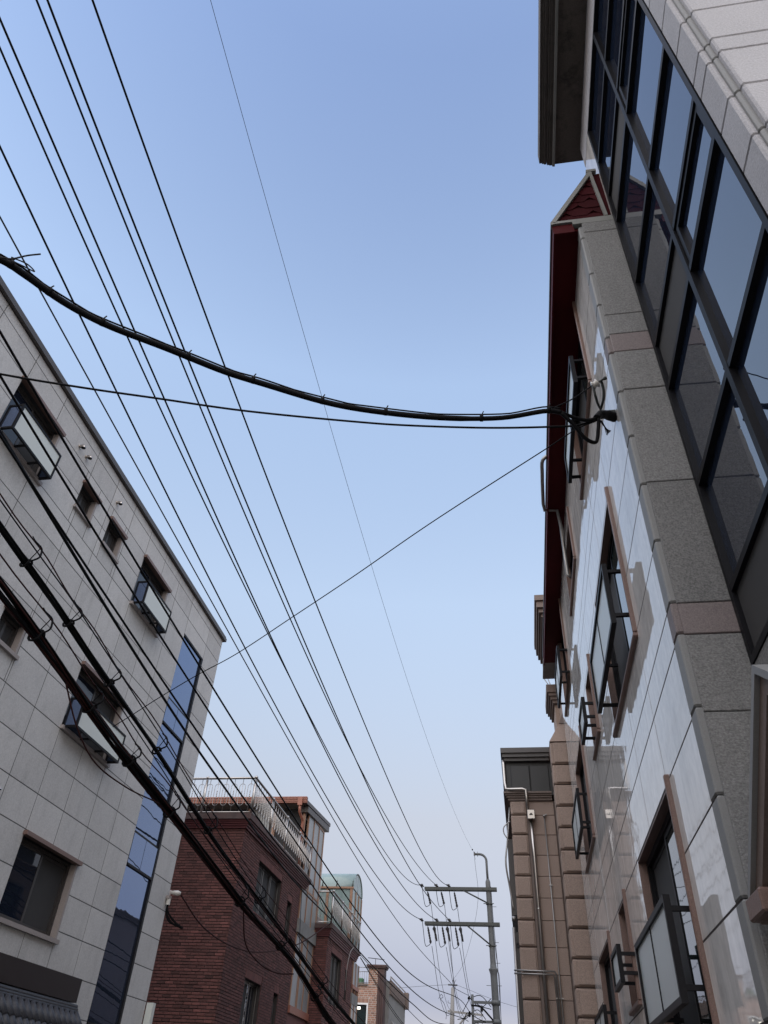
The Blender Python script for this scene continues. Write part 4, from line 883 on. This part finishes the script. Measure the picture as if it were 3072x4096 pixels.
mb = MB(); mb.tube([f_(-6 + 44 * i / 50) for i in range(51)], .0038, 5); mb.ball(f_(36.9), .035, 6); tag(part('earth_wire', mb, M['wire']), 'very thin wire high in the sky reaching the curved pole top', 'cable')
mb = MB(); mb.tube(crom([(-1.95, 38, 11.5), (-2.2, 45, 11.2), (-4, 60, 10.6), (-6.07, 75, 11.3)], 8), .008, 5); tag(part('earth_wire', mb, M['wire_grey']), 'thin pale wire from the curved pole top down to the far concrete pole', 'cable')
# beyond the pole
for i, (x, z, xe, ze) in enumerate(((-4.12, 9.62, -6.2, 9.0), (-3.48, 9.62, -5.2, 9.0), (-2.86, 9.48, -4.0, 8.9), (-4.08, 7.9, -6.25, 8.9), (-3.42, 7.88, -4.7, 8.75), (-2.80, 7.85, -3.7, 8.75), (-3.24, 8.1, -5.3, 8.8))):
    sag = -1.3
    mb = MB(); mb.tube(crom([(x, 38.6, z), (x + (xe - x) * .3, 49, z + (ze - z) * .3 + sag * .8), (x + (xe - x) * .65, 62, z + (ze - z) * .65 + sag * .8), (xe, 74.8, ze)], 8), .013, 6)
    tag(part('power_line', mb, M['wire']), 'line to far pole from ' + ('left strain insulator of the upper crossarm', 'middle strain insulator of the upper crossarm', 'right strain insulator of the upper crossarm', 'left strain insulator of the lower crossarm', 'middle strain insulator of the lower crossarm', 'right strain insulator of the lower crossarm', 'round insulator under the lower crossarm')[i], 'cable', 'power lines from the steel pole down to the far concrete pole')
mb = MB(); mb.tube(crom([(-12, 74, 10.35), (-9, 74.5, 10.7), (-6.5, 75, 10.95)], 6), .012, 5); mb.tube(crom([(-5.7, 75, 10.93), (-2, 76, 9.9), (3, 78, 9.1)], 6), .012, 5); tag(part('span_wire', mb, M['wire_grey']), 'thin wire crossing the street over the top of the far concrete pole', 'cable')
# thick service cable across the street
Pp = [(-4.6,.9,5.45),(-3.05,2.14,5.78),(-2.97,2.28,5.81),(-2.84,2.52,5.84),(-2.67,2.76,5.89),(-2.33,3.09,5.97),(-1.98,3.41,6.03),(-1.72,3.6,6.07),(-1.32,3.85,6.1),(-1.02,4.0,6.13),(-.4,4.22,6.19),(.13,4.33,6.24),(.53,4.35,6.3),(.63,4.37,6.29)]
sc_ = thing('service_cable', (-1, 4, 6.1), 'thick black service cable sagging across the sky to the white stone wall', 'cable')
PC = crom(Pp, 6)
mb = MB(); mb.tube(PC, [.024 if p.x < -.2 else .021 for p in PC], 10); part('sheath', mb, M['wire'], sc_)
mb = MB(); mb.tube([p + Vector((0, -.012, .030 + (.010 * abs(math.sin(i * .42))))) for i, p in enumerate(PC)], .007, 6); part('messenger_wire', mb, M['wire'], sc_)
for i in range(8, len(PC), 8):
    mb = MB(); t = (PC[min(i + 1, len(PC) - 1)] - PC[i - 1]).normalized(); mb.tube([PC[i] - t * .012 + Vector((0, 0, .008)), PC[i] + t * .012 + Vector((0, 0, .008))], .031, 8); mb.tube([PC[i] + Vector((0, -.01, .028)), PC[i] + t * .02 + Vector((0, -.015, .075))], .005, 4); part('cable_tie', mb, M['wire'], sc_)
for e in ([(.63, 4.37, 6.29), (.75, 4.43, 6.27), (.86, 4.47, 6.27), (.93, 4.49, 6.31)], [(.63, 4.37, 6.28), (.72, 4.43, 6.2), (.82, 4.52, 6.1), (.90, 4.56, 6.09), (.935, 4.52, 6.2), (.95, 4.49, 6.3)]):
    mb = MB(); mb.tube(crom(e, 8), .016, 8); part('cable_tail', mb, M['wire'], sc_)
mb = MB(); mb.tube(crom([(.55, 4.36, 6.33), (.75, 4.40, 6.48), (.95, 4.45, 6.69)], 8), .006, 6); part('stay_wire', mb, M['wire'], sc_)
mb = MB(); mb.tube(crom([(-3.06, 2.09, 5.72), (-3.02, 2.112, 5.75), (-2.968, 2.141, 5.772), (-2.883, 2.159, 5.823), (-2.813, 2.179, 5.859)], 6), .006, 5)
mb.tube(crom([(-3.04, 2.16, 5.83), (-2.96, 2.24, 5.84), (-2.93, 2.3, 5.87), (-2.97, 2.26, 5.9), (-3.03, 2.18, 5.87)], 6), .005, 5); part('loose_end', mb, M['wire_grey'], sc_)
cable('service_wire', [(-5.0,2.2,5.55),(-3.71,3.13,5.92),(-3.18,3.48,6.08),(-2.74,3.72,6.18),(-2.08,4.02,6.27),(-1.08,4.33,6.33),(-.75,4.4,6.33),(0,4.49,6.30),(.52,4.5,6.26),(.75,4.5,6.25),(.92,4.49,6.28)], .0095, M['wire'], 'thinner black wire below the thick service cable, crossing to the same bracket')
cable('drop_wire', [(.92,4.49,6.27),(.78,4.51,6.23),(.50,4.74,6.23),(-.63,5.58,6.14),(-1.51,6.2,5.99),(-2.26,6.68,5.84),(-3.06,7.16,5.66),(-3.6,7.42,5.55),(-4.2,7.72,5.4),(-4.5,7.88,5.32),(-4.85,8.05,5.22)], .0055, M['wire'], 'thin wire slanting across the sky from white wall bracket to cable bundle')
# communication cable bundles on the left
def bundle(pts, r, label, cols, n_strand, spread):
    base = crom(pts, 7); t_ = thing('cable_bundle', base[len(base) // 2], label, 'cable bundle', 'bundles of communication cables on the left')
    for k in range(n_strand):
        a = 2 * PI * k / n_strand; q = spread * random.uniform(.25, 1.15); ph_ = random.uniform(0, 6); fr_ = random.uniform(.15, .4)
        P_ = []
        for i, p in enumerate(base):
            wob = .7 * math.sin(i * fr_ + ph_); P_.append(p + Vector((math.cos(a + wob) * q, 0, math.sin(a + wob) * q)))
        mb = MB(); mb.tube(P_, r * random.uniform(.55, 1.2), 6); part('strand', mb, cols[k % len(cols)], t_)
    mw = [p + Vector((.10, 0, .17 + .02 * math.sin(i * .8))) for i, p in enumerate(base)]
    mb = MB(); mb.tube(mw, .008, 6); part('messenger_wire', mb, M['wire_red'], t_)
    for i in range(5, len(base) - 1, 6):
        p, t = base[i], (base[i + 1] - base[i - 1]).normalized(); u = Vector((1, 0, 0)); u = (u - t * u.dot(t)).normalized(); b = t.cross(u); s_ = spread + .028
        ring = [p + u * math.cos(a) * s_ + b * math.sin(a) * s_ + t * .05 * (k / 12 - .5) for k, a in enumerate([2 * PI * k / 12 for k in range(13)])]
        mb = MB(); mb.tube(ring, .014, 6, False); mb.tube(crom([p + u * s_ * .8 + b * -.02, p + Vector((.13, 0, .06)), p + Vector((.12, .02, .13)), mw[i] + Vector((0, .02, .01)), mw[i] + Vector((-.02, -.1, .03))], 5), .011, 6); mb.tube(crom([mw[i] + Vector((0, -.18, .03)), mw[i] + Vector((.03, -.10, -.02)), mw[i] + Vector((0, 0, .02)), p + Vector((.0, .03, s_))], 4), .006, 5); part('hanger', mb, M['wire'], t_)
    return base
bM = bundle([(-5.16,.2,6.85),(-5.08,2.6,6.5),(-5.0,5.13,6.1),(-4.95,6.29,5.92),(-4.9,7.5,5.70),(-4.83,9.28,5.41),(-4.73,11.8,4.91),(-4.6,15.11,4.41),(-4.34,21.83,3.48),(-4.1,30,2.95)], .0105, 'upper thick bundle of black cables tied to a red messenger wire', [M['wire']], 9, .029)
bN = bundle([(-5.0,.6,6.1),(-4.9,3.0,5.75),(-4.79,5.26,5.42),(-4.73,6.85,5.16),(-4.68,8.13,4.93),(-4.62,9.66,4.70),(-4.48,13.2,4.19),(-4.38,15.77,3.91),(-4.24,19.23,3.20),(-4.0,28,2.6)], .0125, 'lower, thickest bundle of black and red brown cables with hanging rings', [M['wire'], M['wire'], M['wire_red'], M['wire']], 15, .050)
cable('drooping_cable', [(-4.74,6.7,5.12),(-4.72,7.1,4.82),(-4.70,7.6,4.62),(-4.66,8.4,4.60),(-4.62,9.3,4.70)], .009, M['wire_red'], 'dark red cable loop drooping from the lower bundle over the grey panels')
cable('drooping_cable', [(-4.52,13.0,4.2),(-4.6,13.6,3.8),(-4.55,14.4,3.62),(-4.5,15.4,3.62),(-4.42,16.2,3.72)], .012, M['wire_red'], 'dark red cable loop drooping from the lower bundle over the red bricks')
for k, (dx, dz, lab) in enumerate(((.16, -.02, 'slack black wire running just right of the upper cable bundle'), (-.2, .10, 'slack black wire between the two thick cable bundles'))):
    cable('slack_wire', [p + Vector((dx + .05 * math.sin(i * .35), 0, dz + .05 * math.sin(i * .5 + k))) for i, p in enumerate(bM[6::5])], .008, M['wire'], lab, n=5)
# service drops towards the second brick house
cable('house_drop_cable', [(-4.9,1.5,7.3),(-5.09,4.66,7.01),(-5.33,8.48,6.76),(-5.53,11.7,6.63),(-5.7,14.46,6.59),(-5.9,17.65,6.57),(-6.2,22.8,6.65),(-6.5,28.0,6.92)], .021, M['wire'], 'black cable with ties running to the roof corner of the second red brick house')
cable('house_drop_wire', [(-4.80,1.8,7.0),(-4.71,4.32,6.58),(-4.58,7.2,6.17),(-4.46,9.83,5.82),(-4.37,11.95,5.58),(-4.3,13.47,5.42),(-4.18,16.01,5.27),(-4.08,18.28,4.98),(-3.97,20.74,4.79),(-3.6,28,4.55),(-3.33,35.09,4.66),(-2.4,37.9,4.9)], .014, M['wire'], 'black wire passing the brick house railing corner down towards the steel pole')
cable('loop_cable', [(-6.98,15.95,5.06),(-6.94,17.5,4.72),(-6.86,20.5,4.75),(-6.70,24.5,5.55),(-6.52,28.02,6.80)], .016, M['wire_red'], 'brown cable from the grey building bracket across red bricks to second house')
cable('wall_wire', [(-6.85,26.2,7.7),(-6.72,27.2,7.3),(-6.6,28.0,6.85),(-6.52,28.3,6.2)], .008, M['wire_grey'], 'tangled grey wire at the far end of the nearest brick house railing')
cable('hanging_wire', [(-6.42,31.9,6.70),(-6.40,31.2,6.4),(-6.42,30.9,5.8),(-6.46,31.05,5.2)], .012, M['wire_pale'], 'pale loose wire hanging down the second red brick house wall')
cable('hanging_wire', [(-7.0,25.6,7.4),(-6.98,25.7,6.6),(-6.95,25.9,5.6),(-6.92,26.1,5.0)], .009, M['wire'], 'black loose wire hanging before the stair glazing of the nearest brick house')
cable('curled_wire', [(-2.98,30.5,4.98),(-2.9,30.6,5.12),(-2.83,30.5,5.02),(-2.9,30.4,4.97),(-2.8,30.6,4.85),(-2.72,30.6,4.6),(-2.74,30.6,4.4)], .008, M['wire'], 'curled loose end of wire on a low cable near the orange house')
for i, (a, b) in enumerate((((-6.43,33.4,6.7), (-3.0,45,4.2)), ((-6.43,33.5,6.6), (-4.9,44,4.4)), ((-6.43,33.5,6.62), (-4.4,43,4.1)))):
    m_ = (Vector(a) + Vector(b)) / 2 + Vector((0, 0, -.35))
    cable('slack_wire', [a, m_, b], .012, M['wire'], ('wire from the second brick house eaves sloping far down the street', 'left strand of thin wires before the orange brick house', 'right strand of thin wires before the orange brick house')[i], n=10)
